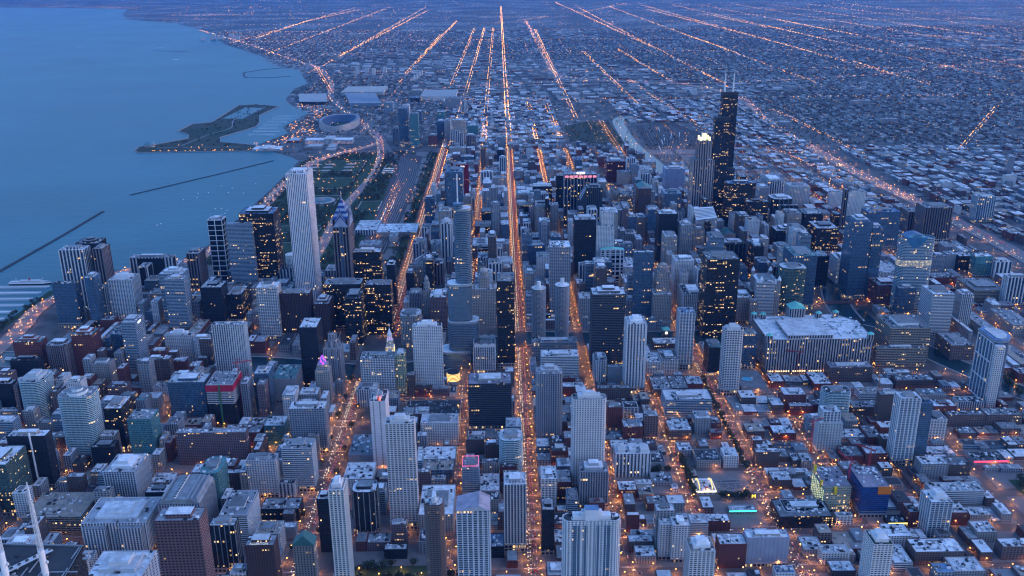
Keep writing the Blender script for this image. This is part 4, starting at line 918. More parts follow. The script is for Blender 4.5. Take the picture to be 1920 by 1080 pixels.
# twin round towers: flower-shaped balcony rings over a parking spiral
def round_tower(x, y, h, label):
    o = landmark('round_tower', label, 'apartment tower', (x - 17, x + 17, y - 17, y + 17)); o['group'] = 'twin round towers'
    def petal(r, n=16, amp=1.8):
        out = []
        for k in range(n * 6): a = 2 * pi * k / (n * 6); q = r + amp * abs(sin(a * n / 2)); out.append((x + q * cos(a), y + q * sin(a)))
        return out
    mb = MB(); mb.prism(ngon(x, y, 13.2, 32), 0, h, facade('facade_round', (.08, .09, .11), DK, 2.6, 2.9, .8, .6, .05)); mb.build('core', o)
    mb = MB(); z = 2.; m = wallplain('gy')
    while z < h - 3: mb.prism(petal(14.2), z, z + 1.15, m, m); z += 2.95
    mb.build('balconies', o)
    mb = MB(); mb.prism(ngon(x, y, 16, 32), h - 1, h, STEEL, rmat('w')); mb.prism(ngon(x, y, 8, 20), h, h + 3, WHITE, rmat('w')); mb.build('roof', o)
    mb = MB(); mb.prism(ngon(x, y, 4.2, 16), h + 3, h + 14, WHITE, rmat('w')); mb.build('lift_house', o)
round_tower(38, -662, 154, 'left of the twin round towers with scalloped balconies'); round_tower(90, -652, 157, 'right of the twin round towers with scalloped balconies')
# black stepped skyscraper with two antennas
o = landmark('stepped_skyscraper', 'tallest black skyscraper of stepped square tubes with two white antennas', 'office tower', (628, 702, 270, 345))
SK = facade('facade_black_tubes', (.018, .02, .026), (.03, .045, .07), 4.6, 3.9, .8, .62, .16, .3, ls=1.3); T = 24.3; X0, Y0 = 629, 271
hts = [[205, 370, 270], [270, 442, 442], [205, 370, 205]]
hts = [[270, 370, 205], [370, 442, 370 - 100], [205, 442, 270]]
hh = {(0, 0): 367, (1, 0): 367, (2, 0): 205, (0, 1): 250, (1, 1): 442, (2, 1): 442, (0, 2): 205, (1, 2): 367, (2, 2): 270}
for (i, j), z in hh.items():
    mb = MB(); a, b = X0 + i * T, Y0 + j * T; mb.prism(rect(a + .1, a + T - .1, b + .1, b + T - .1), 0, z, SK, rmat('d')); mb.prism(rect(a, a + T, b, b + T), z - 9, z - .5, DARK); mb.build('tube', o)
for ax in (0, 1):
    mb = MB(); x = X0 + T * (1.3 + ax * 1.1); y = Y0 + T * 1.4; mb.prism(ngon(x, y, 2.6, 12), 442, 470, WHITE, WHITE); mb.prism(ngon(x, y, 1.8, 12), 470, 498, WHITE, WHITE); mb.bar((x, y, 498), (x, y, 528), 1.8, STEEL); mb.build('antenna', o)
# clock tower with floodlit body
o = landmark('clock_tower', 'floodlit white clock tower with pink lit pointed lantern', 'clock tower', (-284, -266, -800, -784))
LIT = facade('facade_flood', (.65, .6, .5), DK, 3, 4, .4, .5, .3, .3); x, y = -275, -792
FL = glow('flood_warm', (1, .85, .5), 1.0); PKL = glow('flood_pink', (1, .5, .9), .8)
mb = MB(); mb.prism(rect(x - 8, x + 8, y - 8, y + 8), 0, 78, LIT, WHITE)
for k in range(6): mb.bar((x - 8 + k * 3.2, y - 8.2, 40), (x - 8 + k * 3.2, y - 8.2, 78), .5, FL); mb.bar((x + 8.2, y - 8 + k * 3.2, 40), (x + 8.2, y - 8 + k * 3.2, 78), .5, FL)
mb.build('shaft', o)
mb = MB(); mb.prism(ngon(x, y - 8.3, .1, 4), 0, .1, WHITE); mb.box(x - 4, x + 4, y - 8.6, y - 8.2, 66, 74, WHITE); mb.build('clock_face', o)
mb = MB(); mb.prism(cham(x - 6.5, x + 6.5, y - 6.5, y + 6.5, 2.5), 78, 92, LIT, WHITE); mb.prism(ngon(x, y, 4.5, 12), 92, 104, WHITE, WHITE); mb.cone(ngon(x, y, 4.8, 12), 104, (x, y, 118), WHITE); mb.bar((x, y, 116), (x, y, 128), .7, WHITE)
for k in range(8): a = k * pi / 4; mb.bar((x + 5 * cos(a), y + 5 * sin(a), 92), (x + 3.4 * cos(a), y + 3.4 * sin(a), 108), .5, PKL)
mb.build('lantern', o)
# gothic tower with openwork crown
o = landmark('gothic_tower', 'grey gothic tower with a crown of open buttresses by the river bridge', 'office tower', (-406, -370, -832, -798))
GT = facade('facade_gothic', (.36, .34, .38), DK, 3.2, 4, .5, .82, .04); mb = MB(); mb.prism(cham(-405, -371, -830, -800, 4), 0, 88, GT, wallplain('st'))
for k in range(9): xx = -405 + k * 4.25; mb.box(xx - .6, xx + .6, -831.2, -830, 0, 92, wallplain('gy'))
for k in range(8): yy = -830 + k * 4.25; mb.box(-371, -369.9, yy - .6, yy + .6, 0, 92, wallplain('gy'))
mb.build('shaft', o); x, y = -388, -815; mb = MB(); mb.prism(ngon(x, y, 9, 8, pi / 8), 88, 106, GT, wallplain('st')); mb.prism(ngon(x, y, 6, 8, pi / 8), 106, 116, GT, wallplain('st'))
for k in range(8):
    a = k * pi / 4; p = Vector((x + 15 * cos(a), y + 13.5 * sin(a), 88)); mb.bar(p, p + Vector((0, 0, 12)), 1.6, wallplain('gy')); mb.bar(p + Vector((0, 0, 11)), (x + 8.5 * cos(a), y + 8.5 * sin(a), 104), 1.1, wallplain('gy')); mb.bar((x + 8.5 * cos(a), y + 8.5 * sin(a), 100), (x + 8 * cos(a), y + 8 * sin(a), 119), 1.2, wallplain('gy'))
mb.build('crown', o)
o = landmark('domed_hotel', 'stone hotel with a dome floodlit purple left of the gothic tower', 'hotel tower', (-411, -381, -900, -868))
mb = MB(); mb.prism(rect(-410, -382, -898, -872), 0, 72, sty('st'), wallplain('st')); mb.prism(rect(-406, -386, -895, -876), 72, 84, sty('st'), wallplain('st')); mb.build('body', o)
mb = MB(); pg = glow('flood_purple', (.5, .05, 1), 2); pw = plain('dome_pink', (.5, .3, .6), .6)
for k in range(4):
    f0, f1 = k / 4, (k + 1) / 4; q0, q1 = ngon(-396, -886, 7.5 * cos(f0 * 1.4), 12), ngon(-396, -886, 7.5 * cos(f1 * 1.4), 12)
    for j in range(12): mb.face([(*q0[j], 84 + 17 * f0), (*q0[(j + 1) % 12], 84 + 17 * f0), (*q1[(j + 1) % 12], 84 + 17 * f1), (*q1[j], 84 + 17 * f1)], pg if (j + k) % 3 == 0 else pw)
mb.build('dome', o)
# huge merchandise hall
o = landmark('merchandise_hall', 'huge wide stone trade hall with small green turret roofs by the river', 'trade hall', (505, 742, -786, -640))
MM = facade('facade_hall', (.37, .34, .36), DK, 5.6, 4.1, .5, 1.01, .1, .3, ls=1.3); pl = [(512, -784), (732, -784), (738, -690), (700, -645), (512, -655)]
CG = plain('copper_green', (.16, .52, .44), .6)
mb = MB(); mb.prism(pl, 0, 76, MM); mb.build('walls', o); roof(o, pl, 77, 'w', wallplain('st'), 1.2)
mb = MB(); mb.prism(inset([(530, -784.4), (725, -784.4), (725, -784), (530, -784)], 0), 0, 0.1, DARK); mb.box(555, 650, -778, -690, 76, 83, MM, rmat('w')); mb.box(575, 640, -700, -668, 76, 82, MM, rmat('w')); mb.build('attic', o)
for q, (x, y) in enumerate([(516, -780), (728, -780), (516, -660), (700, -655), (660, -660), (535, -662)]):
    mb = MB(); mb.prism(ngon(x, y, 7, 8, pi / 8), 70, 86, MM); mb.cone(ngon(x, y, 7.6, 8, pi / 8), 86, (x, y, 91), CG); mb.build('turret', o)
mb = MB(); mb.prism(cham(590, 626, -676, -645, 5), 76, 102, MM, rmat('g')); mb.build('central_tower', o)
mb = MB(); mb.face([(590, -676, 102), (626, -676, 102), (608, -671, 111)], CG); mb.face([(626, -676, 102), (626, -645, 102), (608, -650, 111), (608, -671, 111)], CG); mb.face([(590, -645, 102), (590, -676, 102), (608, -671, 111), (608, -650, 111)], CG); mb.build('green_roof', o)
machinery(o, inset(pl, 8), 76, random.Random(3), 1.5)
mb = MB(); sh = glow('shopfront', (1, .75, .4), 2.2)
for k in range(44):
    if k % 7 != 3: mb.box(516 + k * 4.9, 518.6 + k * 4.9, -784.6, -784.2, 3, 5.5, sh)
mb.build('shopfronts', o)
# slab with a curved blue face standing at an angle where the river forks
o = landmark('diagonal_tower', 'dark blue tower with curved roof edge, white framed panels and gridded corner', 'apartment tower', (838, 912, -965, -890))
def rotp(pts, cx, cy, a): return [(cx + (p[0] - cx) * cos(a) - (p[1] - cy) * sin(a), cy + (p[0] - cx) * sin(a) + (p[1] - cy) * cos(a)) for p in pts]
pl = [(896, -936), (908, -942), (922, -938), (937, -918), (941, -898), (932, -880), (908, -872), (896, -880)]; mb = MB(); mb.prism(pl, 0, 138, sty('gb'), rmat('b')); mb.build('body', o)
fr = MB()
for t in range(6): y = -936 + t * 11; fr.box(894.6, 896, y - .6, y + .6, 6, 131, WHITE)
for z in (6, 48, 90, 130): fr.box(894.4, 896, -937, -880, z, z + 1.3, WHITE)
fr.build('white_frame', o)
g = MB(); g.prism(rect(895, 912, -950, -940), 0, 130, facade('facade_gridcorner', (.6, .6, .62), DK, 4, 4, .55, .55, .02), WHITE); g.build('gridded_corner', o)
g = MB(); g.prism(inset(pl, -1.8), 134, 137, STEEL, STEEL); g.prism(inset(pl, 7), 138, 140, STEEL, rmat('w')); g.build('roof_rim', o)
# round lit parking ring
o = landmark('round_car_ramp', 'round ramp with glowing yellow rings at the foot of the spired tower', 'parking ramp', (-162, -130, -812, -782))
mb = MB(); mb.prism(ngon(-146, -796, 12.5, 24), 0, 19, DARK, rmat('d')); mb.build('core', o); mb = MB(); yl = glow('ring_yellow', (1, .6, .18), 3)
for k in range(6): mb.prism(ngon(-146, -796, 14, 24), 2 + k * 2.9, 3 + k * 2.9, yl, STEEL)
mb.build('light_rings', o)
# small clock tower building
o = landmark('small_clock_tower', 'small dark clock tower with teal cap and glowing clock face', 'clock tower', (322, 340, -625, -600))
mb = MB(); mb.prism(rect(324, 338, -622, -606), 0, 32, sty('br'), None); mb.build('shaft', o); mb = MB(); mb.cone(rect(322, 340, -624, -604), 32, (331, -614, 38), CG); mb.build('cap', o)
mb = MB(); mb.prism([(328.5, -622.6), (333.5, -622.6), (333.5, -622.1), (328.5, -622.1)], 23, 28, glow('clock_glow', (1, .9, .7), 4)); mb.build('clock_face', o)
# roof with two antenna masts, cut by the lower left corner
o = landmark('antenna_tower', 'flat dark roof crowded with plant carrying two white lattice masts', 'office tower', (-520, -405, -1862, -1800))
mb = MB(); pl = [(-520, -1865), (-418, -1862), (-410, -1850), (-414, -1806), (-520, -1800)]; mb.prism(pl, 0, 338, sty('dk')); mb.build('walls', o); roof(o, pl, 339, 'd', STEEL, 1.2, 1); machinery(o, inset(pl, 6), 338, random.Random(5), 2.5)
mb = MB(); mb.face([(-468, -1846, 341), (-440, -1812, 341), (-435, -1816, 341), (-463, -1850, 341)], WHITE); 
for k in range(7): mb.prism(ngon(-463 + k * 4.1, -1845 + k * 5, 1.5, 10), 341, 342, STEEL, DARK)
mb.build('fan_deck', o)
for (x, y, zt) in ((-428, -1845, 428), (-460, -1847, 438)):
    mb = MB(); mb.prism(ngon(x, y, 2.6, 16), 338, 363, WHITE, WHITE)
    for k in range(3): mb.prism(ngon(x + 3.6 * cos(k * 2.1), y + 3.6 * sin(k * 2.1), .9, 8), 350 + k * 4, 352 + k * 4, WHITE, WHITE)
    mb.build('mast_base', o); mb = MB(); c = 1.6; z = 363
    while z < zt - 20:
        P4 = [Vector((x + sx * c, y + sy * c, z)) for sx, sy in ((-1, -1), (1, -1), (1, 1), (-1, 1))]; c2 = c * .965; Q4 = [Vector((x + sx * c2, y + sy * c2, z + 3.2)) for sx, sy in ((-1, -1), (1, -1), (1, 1), (-1, 1))]
        for k in range(4): mb.bar(P4[k], Q4[k], .42, WHITE); mb.bar(P4[k], Q4[(k + 1) % 4], .28, WHITE); mb.bar(P4[k], P4[(k + 1) % 4], .28, WHITE)
        c = c2; z += 3.2
    mb.bar((x, y, z), (x, y, z + 12), 1.3, WHITE); mb.bar((x, y, z + 12), (x, y, zt), .7, WHITE); mb.build('lattice', o)
# museum, stadium and convention halls by the lake
CONCR = plain('stadium_rim', (.24, .26, .3), .7)
o = landmark('stadium', 'oval stadium bowl on the lakefront', 'stadium', (-1030, -820, 2130, 2570)); mb = MB(); n = 40
q0, q1, q2 = ngon(-920, 2350, 105, n, ry=205), ngon(-920, 2350, 88, n, ry=185), ngon(-920, 2350, 52, n, ry=100)
for k in range(n):
    j = (k + 1) % n; hz = 30 + 9 * abs(cos(2 * pi * k / n)); mb.face([(*q0[k], 0), (*q0[j], 0), (*q0[j], hz), (*q0[k], hz)], STEEL); mb.face([(*q0[k], hz), (*q0[j], hz), (*q1[j], hz - 2), (*q1[k], hz - 2)], CONCR); mb.face([(*q1[k], hz - 2), (*q1[j], hz - 2), (*q2[j], 2), (*q2[k], 2)], plain('seats_blue', (.05, .08, .14), .8))
mb.build('seating_bowl', o); mb = MB(); mb.face([(*p, 2) for p in q2], plain('turf', (.03, .07, .04), .9)); mb.build('pitch', o)
o = landmark('colonnaded_museum', 'long white colonnaded museum between the stadium and the park', 'museum', (-1005, -760, 1810, 1900)); mb = MB(); cf = sty('wv')
mb.prism(rect(-1000, -905, 1818, 1880), 0, 20, cf, rmat('w')); mb.prism(rect(-860, -768, 1818, 1880), 0, 20, cf, rmat('w')); mb.build('wing', o)
mb = MB(); mb.prism(rect(-905, -860, 1808, 1895), 0, 27, cf, rmat('w')); mb.face([(-905, 1806, 27), (-860, 1806, 27), (-882, 1806, 34)], WHITE); mb.build('portico', o)
mb = MB(); pk = glow('wash_pink', (1, .5, .45), .5)
for k in range(24): xx = -998 + k * 9.8; mb.box(xx, xx + 3, 1812 if -905 < xx < -860 else 1817, 1817.6, 2, 8, pk)
mb.build('wall_lights', o)
for nm, lb, ct, fp, pl, h, m, rc in (
    ('convention_hall', 'white roofed convention hall beyond the stadium', 'convention hall', (-1130, -840, 3500, 3800), rect(-1110, -830, 3520, 3800), 26, 'wr', 's'),
    ('convention_hall', 'blue-grey roofed convention hall beside the white roofed one', 'convention hall', (-1060, -780, 3010, 3480), [(-970, 3030), (-775, 3020), (-880, 3490), (-1080, 3490)], 22, 'gh', 'b'),
    ('convention_hall', 'dark flat convention hall standing in the lake edge', 'convention hall', (-1400, -1120, 3110, 3500), [(-1305, 3125), (-1130, 3118), (-1205, 3500), (-1390, 3490)], 20, 'dk', 'g'),
    ('convention_hall', 'westernmost pale convention hall behind the black hotel', 'convention hall', (-600, -330, 3200, 3600), rect(-560, -330, 3300, 3600), 24, 'wp', 'g')):
    o = landmark(nm, lb, ct, fp); mb = MB(); mb.prism(pl, 0, h, sty(m)); mb.build('walls', o); roof(o, pl, h, rc, WHITE); mb = MB()
    for k in range(9): t = (k + .5) / 9; a = Vector((*pl[0], h)).lerp(Vector((*pl[3], h)), t); b = Vector((*pl[1], h)).lerp(Vector((*pl[2], h)), t); mb.bar(a, b, 2.2, WHITE)
    mb.build('roof_trusses', o)
def dome(o, x, y, r, z, rh, mat, n=20):
    mb = MB(); mb.prism(ngon(x, y, r, n), 0, z, sty('st')); mb.build('drum', o); mb = MB()
    for k in range(5):
        f0, f1 = k / 5 * pi / 2, (k + 1) / 5 * pi / 2; q0, q1 = ngon(x, y, r * cos(f0), n), ngon(x, y, max(.1, r * cos(f1)), n)
        for j in range(n): i = (j + 1) % n; mb.face([(*q0[j], z + rh * sin(f0)), (*q0[i], z + rh * sin(f0)), (*q1[i], z + rh * sin(f1)), (*q1[j], z + rh * sin(f1))], mat)
    mb.build('dome', o)
o = landmark('planetarium', 'domed planetarium at the tip of the causeway', 'planetarium', (-1775, -1715, 1780, 1830)); dome(o, -1746, 1797, 26, 12, 16, plain('copper_dark', (.1, .2, .24), .5))
o = landmark('aquarium', 'pale round roofed aquarium where the causeway meets the shore', 'aquarium', (-1230, -1080, 1640, 1720)); dome(o, -1150, 1690, 38, 13, 9, rmat('w')); mb = MB(); mb.prism(rect(-1215, -1085, 1655, 1730), 0, 10, sty('wr'), rmat('w')); mb.build('wings', o)
# ship and boats
def boat(name, label, x, y, L, W_, H, ang, group=None, big=False):
    o = empty(name, label, 'ship' if big else 'boat', (x, y, .4), group); o.rotation_euler = (0, 0, ang)
    mb = MB(); pl = [(-L / 2, -W_ / 2), (L * .32, -W_ / 2), (L / 2, 0), (L * .32, W_ / 2), (-L / 2, W_ / 2), (-L * .53, 0)]; mb.prism(pl, 0, H, WHITE if not big else DARK, WHITE); mb.prism(inset(pl, -.2), H * .7, H + .4, WHITE, WHITE); mb.build('hull', o)
    mb = MB(); mb.prism(inset(pl, W_ * .2), H, H + 3, sty('wp'), WHITE)
    if big: mb.prism(rect(-L * .25, L * .25, -W_ * .3, W_ * .3), H + 3, H + 6, sty('wp'), WHITE)
    mb.build('cabin', o)
    if big:
        mb = MB(); mb.prism(ngon(-3, 0, 2, 12), H + 6, H + 12, plain('funnel_red', (.4, .05, .05), .5), DARK); mb.build('funnel', o)
        for xx in (-L * .35, L * .3): mb = MB(); mb.bar((xx, 0, H), (xx, 0, H + 14), .5, WHITE); mb.build('mast', o)
boat('moored_ship', 'long white passenger ship moored beyond the docks', -1337, -172, 112, 16, 6, 0, big=True)
for i, (x, y, a, lb) in enumerate([(-937, -680, .1, 'small tour boat on the river left of the octagonal capped tower'), (-1136, -668, -.2, 'small boat at the river mouth by the left edge'), (-3741, 7424, 0, 'most distant speck of a boat off the far shore'), (-3111, 6103, .3, 'boat speck nearest the curved far shore'), (-4711, 7655, 0, 'lone boat speck farthest out on the lake')]):
    boat('tour_boat', lb, x, y, (26, 22, 60, 50, 50)[i], (7, 6, 14, 12, 12)[i], 2, a)
# tower cranes
def crane(x, y, h, L, ang, col, label):
    m = {'r': plain('crane_red', (.4, .04, .05), .6), 'o': plain('crane_orange', (.5, .18, .03), .6), 'y': plain('crane_yellow', (.65, .42, .02), .6)}[col]
    o = empty('tower_crane', label, 'tower crane', (x, y, 0)); o.rotation_euler = (0, 0, ang)
    def truss(mb, a, b, w_, st):
        a, b = Vector(a), Vector(b); d = b - a; n = max(1, int(d.length / st)); e1 = Vector((0, 0, 1)) if abs(d.normalized().z) < .9 else Vector((1, 0, 0)); e1 = (e1 * w_ / 2); e2 = d.normalized().cross(e1)
        cs = [e1 + e2, e1 - e2, -e1 - e2, -e1 + e2]
        for c_ in cs: mb.bar(a + c_, b + c_, .35, m)
        for k in range(n):
            p, q = a + d * k / n, a + d * (k + 1) / n
            for j in range(4): mb.bar(p + cs[j], q + cs[(j + 1) % 4], .22, m)
    mb = MB(); truss(mb, (0, 0, 0), (0, 0, h), 2.0, 4); mb.build('mast', o); mb = MB(); truss(mb, (-L * .3, 0, h + 1), (L, 0, h + 1), 1.3, 4); mb.bar((0, 0, h + 2), (0, 0, h + 9), .5, m); mb.bar((0, 0, h + 9), (L * .7, 0, h + 2), .2, m); mb.bar((0, 0, h + 9), (-L * .28, 0, h + 2), .2, m); mb.build('jib', o)
    mb = MB(); mb.box(-L * .3, -L * .3 + 3, -1.4, 1.4, h - 3, h, STEEL, bottom=True); mb.build('counterweight', o); mb = MB(); mb.box(.8, 2.6, -1, 1, h - 2.4, h, WHITE, bottom=True); mb.build('cab', o)
crane(-541, -955, 118, 26, .4, 'r', 'red crane beside the tower with red netting'); crane(577, -790, 50, 34, 2.9, 'r', 'red crane in front of the merchandise hall'); crane(678, -954, 62, 24, 1.2, 'o', 'orange crane over the broad low building site')
crane(504, -1262, 78, 30, 1.9, 'r', 'red crane between the yellow framed and blue netted towers'); crane(556, -1215, 70, 26, 2.4, 'r', 'red crane behind the blue netted tower'); crane(500, -1106, 62, 30, .5, 'r', 'thin red crane behind the two unfinished towers')
# ---------------------------------------------------------------- ground, water, parks, roads
def coastx(y):
    for (a, b), (c, d) in zip(COAST, COAST[1:]):
        if b <= y <= d and d > b: return a + (c - a) * (y - b) / (d - b)
    return COAST[-1][0] if y > COAST[-1][1] else COAST[0][0]
COAST = [(-1330, -2800), (-1310, -900), (-1275, -452), (-1250, -342), (-1256, -224), (-1189, -206), (-1159, -61), (-1006, -19), (-960, 171), (-946, 656), (-941, 913), (-942, 1229), (-947, 1428), (-997, 1508), (-1120, 1640), (-1225, 1653), (-1227, 1837), (-1152, 2124), (-1225, 2316), (-1184, 2801), (-1335, 3055), (-1452, 3371), (-1511, 3903), (-1477, 4201), (-1738, 5107), (-2037, 5481), (-2381, 6402), (-2478, 6576), (-3172, 7848), (-3855, 9687), (-5124, 11924), (-6400, 13197), (-7200, 15000), (-8010, 17304), (-9889, 18152), (-11492, 18715), (-32000, 19800)]
def sheet(name, pts, z, mat, kind='structure', tri=None):
    mb = MB(); mb.face([(p[0], p[1], z) for p in pts], mat) if tri is None else [mb.face([(*q, z) for q in f], mat) for f in tri]
    return mb.build(name, None, kind=kind)
def ground_mat():
    m, nt, P = newmat('ground_city'); tc = N(nt, 'ShaderNodeTexCoord'); sp = N(nt, 'ShaderNodeSeparateXYZ'); nt.links.new(tc.outputs['Object'], sp.inputs[0])
    mp = N(nt, 'ShaderNodeMapping'); mp.inputs['Scale'].default_value = (1 / 26, 1 / 34, 1); nt.links.new(tc.outputs['Object'], mp.inputs[0])
    vo = N(nt, 'ShaderNodeTexVoronoi', distance='CHEBYCHEV'); vo.inputs['Scale'].default_value = 1; nt.links.new(mp.outputs[0], vo.inputs['Vector'])
    s2 = N(nt, 'ShaderNodeSeparateColor'); nt.links.new(vo.outputs['Color'], s2.inputs[0])
    n1 = N(nt, 'ShaderNodeTexNoise'); n1.inputs['Scale'].default_value = .0012; n1.inputs['Detail'].default_value = 6; nt.links.new(tc.outputs['Object'], n1.inputs[0])
    n2 = N(nt, 'ShaderNodeTexNoise'); n2.inputs['Scale'].default_value = .02; n2.inputs['Detail'].default_value = 4; nt.links.new(tc.outputs['Object'], n2.inputs[0])
    # roofs of different tone, more of them pale where factories stand, tree cover between
    cr = N(nt, 'ShaderNodeValToRGB'); e = cr.color_ramp.elements; e[0].position = 0; e[0].color = (.03, .034, .036, 1); e[1].position = 1; e[1].color = (.4, .41, .42, 1)
    for p, c in ((.35, (.05, .052, .05, 1)), (.6, (.1, .1, .1, 1)), (.85, (.16, .16, .165, 1))): q = e.new(p); q.color = c
    k = M_(nt, 'MULTIPLY_ADD', n1.outputs[0], 1.5, -.75); nt.links.new(M_(nt, 'ADD', s2.outputs[0], k), cr.inputs[0])
    far = M_(nt, 'MULTIPLY_ADD', sp.outputs[1], 1 / 1600, -.9); nf = N(nt, 'ShaderNodeClamp'); nt.links.new(far, nf.inputs[0])
    near = N(nt, 'ShaderNodeValToRGB'); q = near.color_ramp.elements; q[0].color = (.04, .042, .045, 1); q[1].color = (.13, .13, .135, 1); q[0].position = .35; q[1].position = .7; nt.links.new(n2.outputs[0], near.inputs[0])
    nt.links.new(MIX(nt, nf.outputs[0], near.outputs[0], cr.outputs[0]), P.inputs['Base Color']); P.inputs['Roughness'].default_value = .85; return m
sheet('ground', [(-60000, -4000), (60000, -4000), (60000, 60000), (-60000, 60000)], 0, ground_mat())
def water_mat(name, col, rough, sc, st):
    m, nt, P = newmat(name); P.inputs['Roughness'].default_value = rough; tc = N(nt, 'ShaderNodeTexCoord')
    n3 = N(nt, 'ShaderNodeTexNoise'); n3.inputs['Scale'].default_value = .0014; n3.inputs['Detail'].default_value = 3; nt.links.new(tc.outputs['Object'], n3.inputs[0])
    P.inputs['Specular IOR Level'].default_value = .32
    nt.links.new(MIX(nt, n3.outputs[0], tuple(c * .55 for c in col), tuple(c * 1.45 for c in col)), P.inputs['Base Color'])
    mp = N(nt, 'ShaderNodeMapping'); mp.inputs['Scale'].default_value = (sc, sc * 2.2, 1); mp.inputs['Rotation'].default_value = (0, 0, .35); nt.links.new(tc.outputs['Object'], mp.inputs[0])
    no = N(nt, 'ShaderNodeTexNoise'); no.inputs['Scale'].default_value = 1; no.inputs['Detail'].default_value = 5; no.inputs['Roughness'].default_value = .6; nt.links.new(mp.outputs[0], no.inputs[0])
    b = N(nt, 'ShaderNodeBump'); b.inputs['Strength'].default_value = st; b.inputs['Distance'].default_value = 2.0; nt.links.new(no.outputs[0], b.inputs['Height']); nt.links.new(b.outputs[0], P.inputs['Normal']); return m
WAT = water_mat('lake_water', (.02, .13, .165), .42, .02, 1.0); RIV = water_mat('river_water', (.006, .035, .045), .2, .12, .4)
o = sheet('lake', [(p[0], p[1]) for p in COAST] + [(-60000, 20000), (-60000, -2800)], .5, WAT)
PAVE = plain('pavement_grey', (.16, .155, .155), .85, 0, .25); ASPH = plain('asphalt', (.09, .088, .09), .8, 0, .25); DIRT = plain('scrub', (.05, .06, .038), .95, 0, .4, .03)
GRASS = plain('lawn', (.03, .062, .032), .95, 0, .35, .04); CONC = plain('quay_concrete', (.27, .27, .28), .85, 0, .2)
def ribbon(mb, pts, wd, z, mat, z1=None):
    n = len(pts); L = []; Rr = []
    for k in range(n):
        a = Vector(pts[max(0, k - 1)]); b = Vector(pts[min(n - 1, k + 1)]); d = (b - a).normalized(); q = Vector((d.y, -d.x)) * wd / 2; p = Vector(pts[k]); L.append(p - q); Rr.append(p + q)
    zz = [z if z1 is None else z + (z1 - z) * k / (n - 1) for k in range(n)]
    for k in range(n - 1): mb.face([(*Rr[k], zz[k]), (*L[k], zz[k]), (*L[k + 1], zz[k + 1]), (*Rr[k + 1], zz[k + 1])], mat)
def smooth(pts, n=6):
    out = []
    for i in range(len(pts) - 1):
        p0, p1, p2, p3 = [Vector(pts[max(0, min(len(pts) - 1, i + j))]) for j in (-1, 0, 1, 2)]
        for k in range(n):
            t = k / n; out.append(tuple(.5 * ((2 * p1) + (p2 - p0) * t + (2 * p0 - 5 * p1 + 4 * p2 - p3) * t * t + (3 * p1 - p0 - 3 * p2 + p3) * t ** 3)))
    out.append(tuple(pts[-1])); return out
RIVER = smooth([(-1330, -655), (-900, -680), (-560, -712), (-380, -752), (-250, -752), (-100, -655), (0, -588), (131, -592), (380, -592), (560, -575), (700, -545), (800, -500)], 5)
SOUTH = smooth([(800, -520), (806, -420), (830, -310), (868, -212), (890, -60), (885, 300), (830, 800), (660, 1080), (622, 1400), (595, 1700), (595, 2100), (615, 2440), (680, 2560)], 5)
NORTH = smooth([(790, -540), (870, -620), (925, -740), (985, -860), (1060, -1000), (1090, -1200)], 5)
mb = MB(); ribbon(mb, RIVER, 74, .35, RIV); ribbon(mb, SOUTH, 58, .36, RIV); ribbon(mb, NORTH, 56, .37, RIV); mb.face([(*p, .38) for p in [(730, -600), (860, -600), (860, -430), (770, -440)]], RIV); mb.build('river', None, kind='structure')
mb = MB()
def wallrib(pts, off, h):
    n = len(pts); q = []
    for k in range(n):
        a = Vector(pts[max(0, k - 1)]); b = Vector(pts[min(n - 1, k + 1)]); d = (b - a).normalized(); q.append(Vector(pts[k]) + Vector((d.y, -d.x)) * off)
    ribbon(mb, [tuple(p) for p in q], 5, h, CONC)
for P_, w_ in ((RIVER, 39.5), (SOUTH, 31.5), (NORTH, 30.5)): wallrib(P_[1:-1], w_, .8); wallrib(P_[1:-1], -w_, .8)
mb.build('river_walk', None, kind='structure')
PARK = [(-930, -10), (-335, -190), (-335, 1580), (-560, 1600), (-760, 1560), (-925, 1430), (-925, 900), (-930, 660), (-945, 171)]
sheet('park_ground', PARK, .2, GRASS)
ISLE = [(-1782, 1690), (-1795, 1777), (-1705, 1885), (-1629, 2000), (-1662, 2101), (-1755, 2210), (-1753, 2431), (-1661, 2484), (-1688, 3114), (-1585, 3145), (-1419, 3061), (-1453, 2719), (-1389, 2468), (-1371, 2324), (-1472, 2016), (-1435, 1894), (-1274, 1817), (-1180, 1760), (-1180, 1655), (-1650, 1645), (-1744, 1640)]
sheet('peninsula', ISLE, .9, DIRT); sheet('peninsula_lawn', [(-1640, 2030), (-1500, 2060), (-1430, 2200), (-1600, 2330), (-1720, 2260), (-1650, 2120)], 1.0, GRASS); sheet('lagoon', [(-1640, 2620), (-1520, 2600), (-1500, 3000), (-1620, 3040)], 1.05, WAT)
mb = MB()
for a, b in zip(ISLE, ISLE[1:] + ISLE[:1]): mb.bar((*a, 1.2), (*b, 1.2), 5, CONC)
for pts in ([(-1700, 1760), (-1500, 1770), (-1300, 1760)], smooth([(-1600, 1800), (-1560, 2100), (-1500, 2300), (-1560, 2600), (-1500, 3050)], 4)): ribbon(mb, pts, 6, 1.1, CONC)
mb.build('shore_edge', None, kind='structure')
sheet('small_park', [(-262, -1500), (-150, -1500), (-150, -1400), (-262, -1400)], .45, GRASS); sheet('grove_lawn', [(800, -1268), (895, -1268), (895, -1200), (800, -1200)], .45, GRASS); sheet('harbor_lawn', [(-1268, -700), (-1228, -700), (-1245, -480), (-1240, -215), (-1262, -230), (-1262, -440)], .55, GRASS)
sheet('vacant_land', [(297, 2258), (457, 2421), (555, 2356), (560, 1657), (304, 1849)], .3, DIRT)
mb = MB()
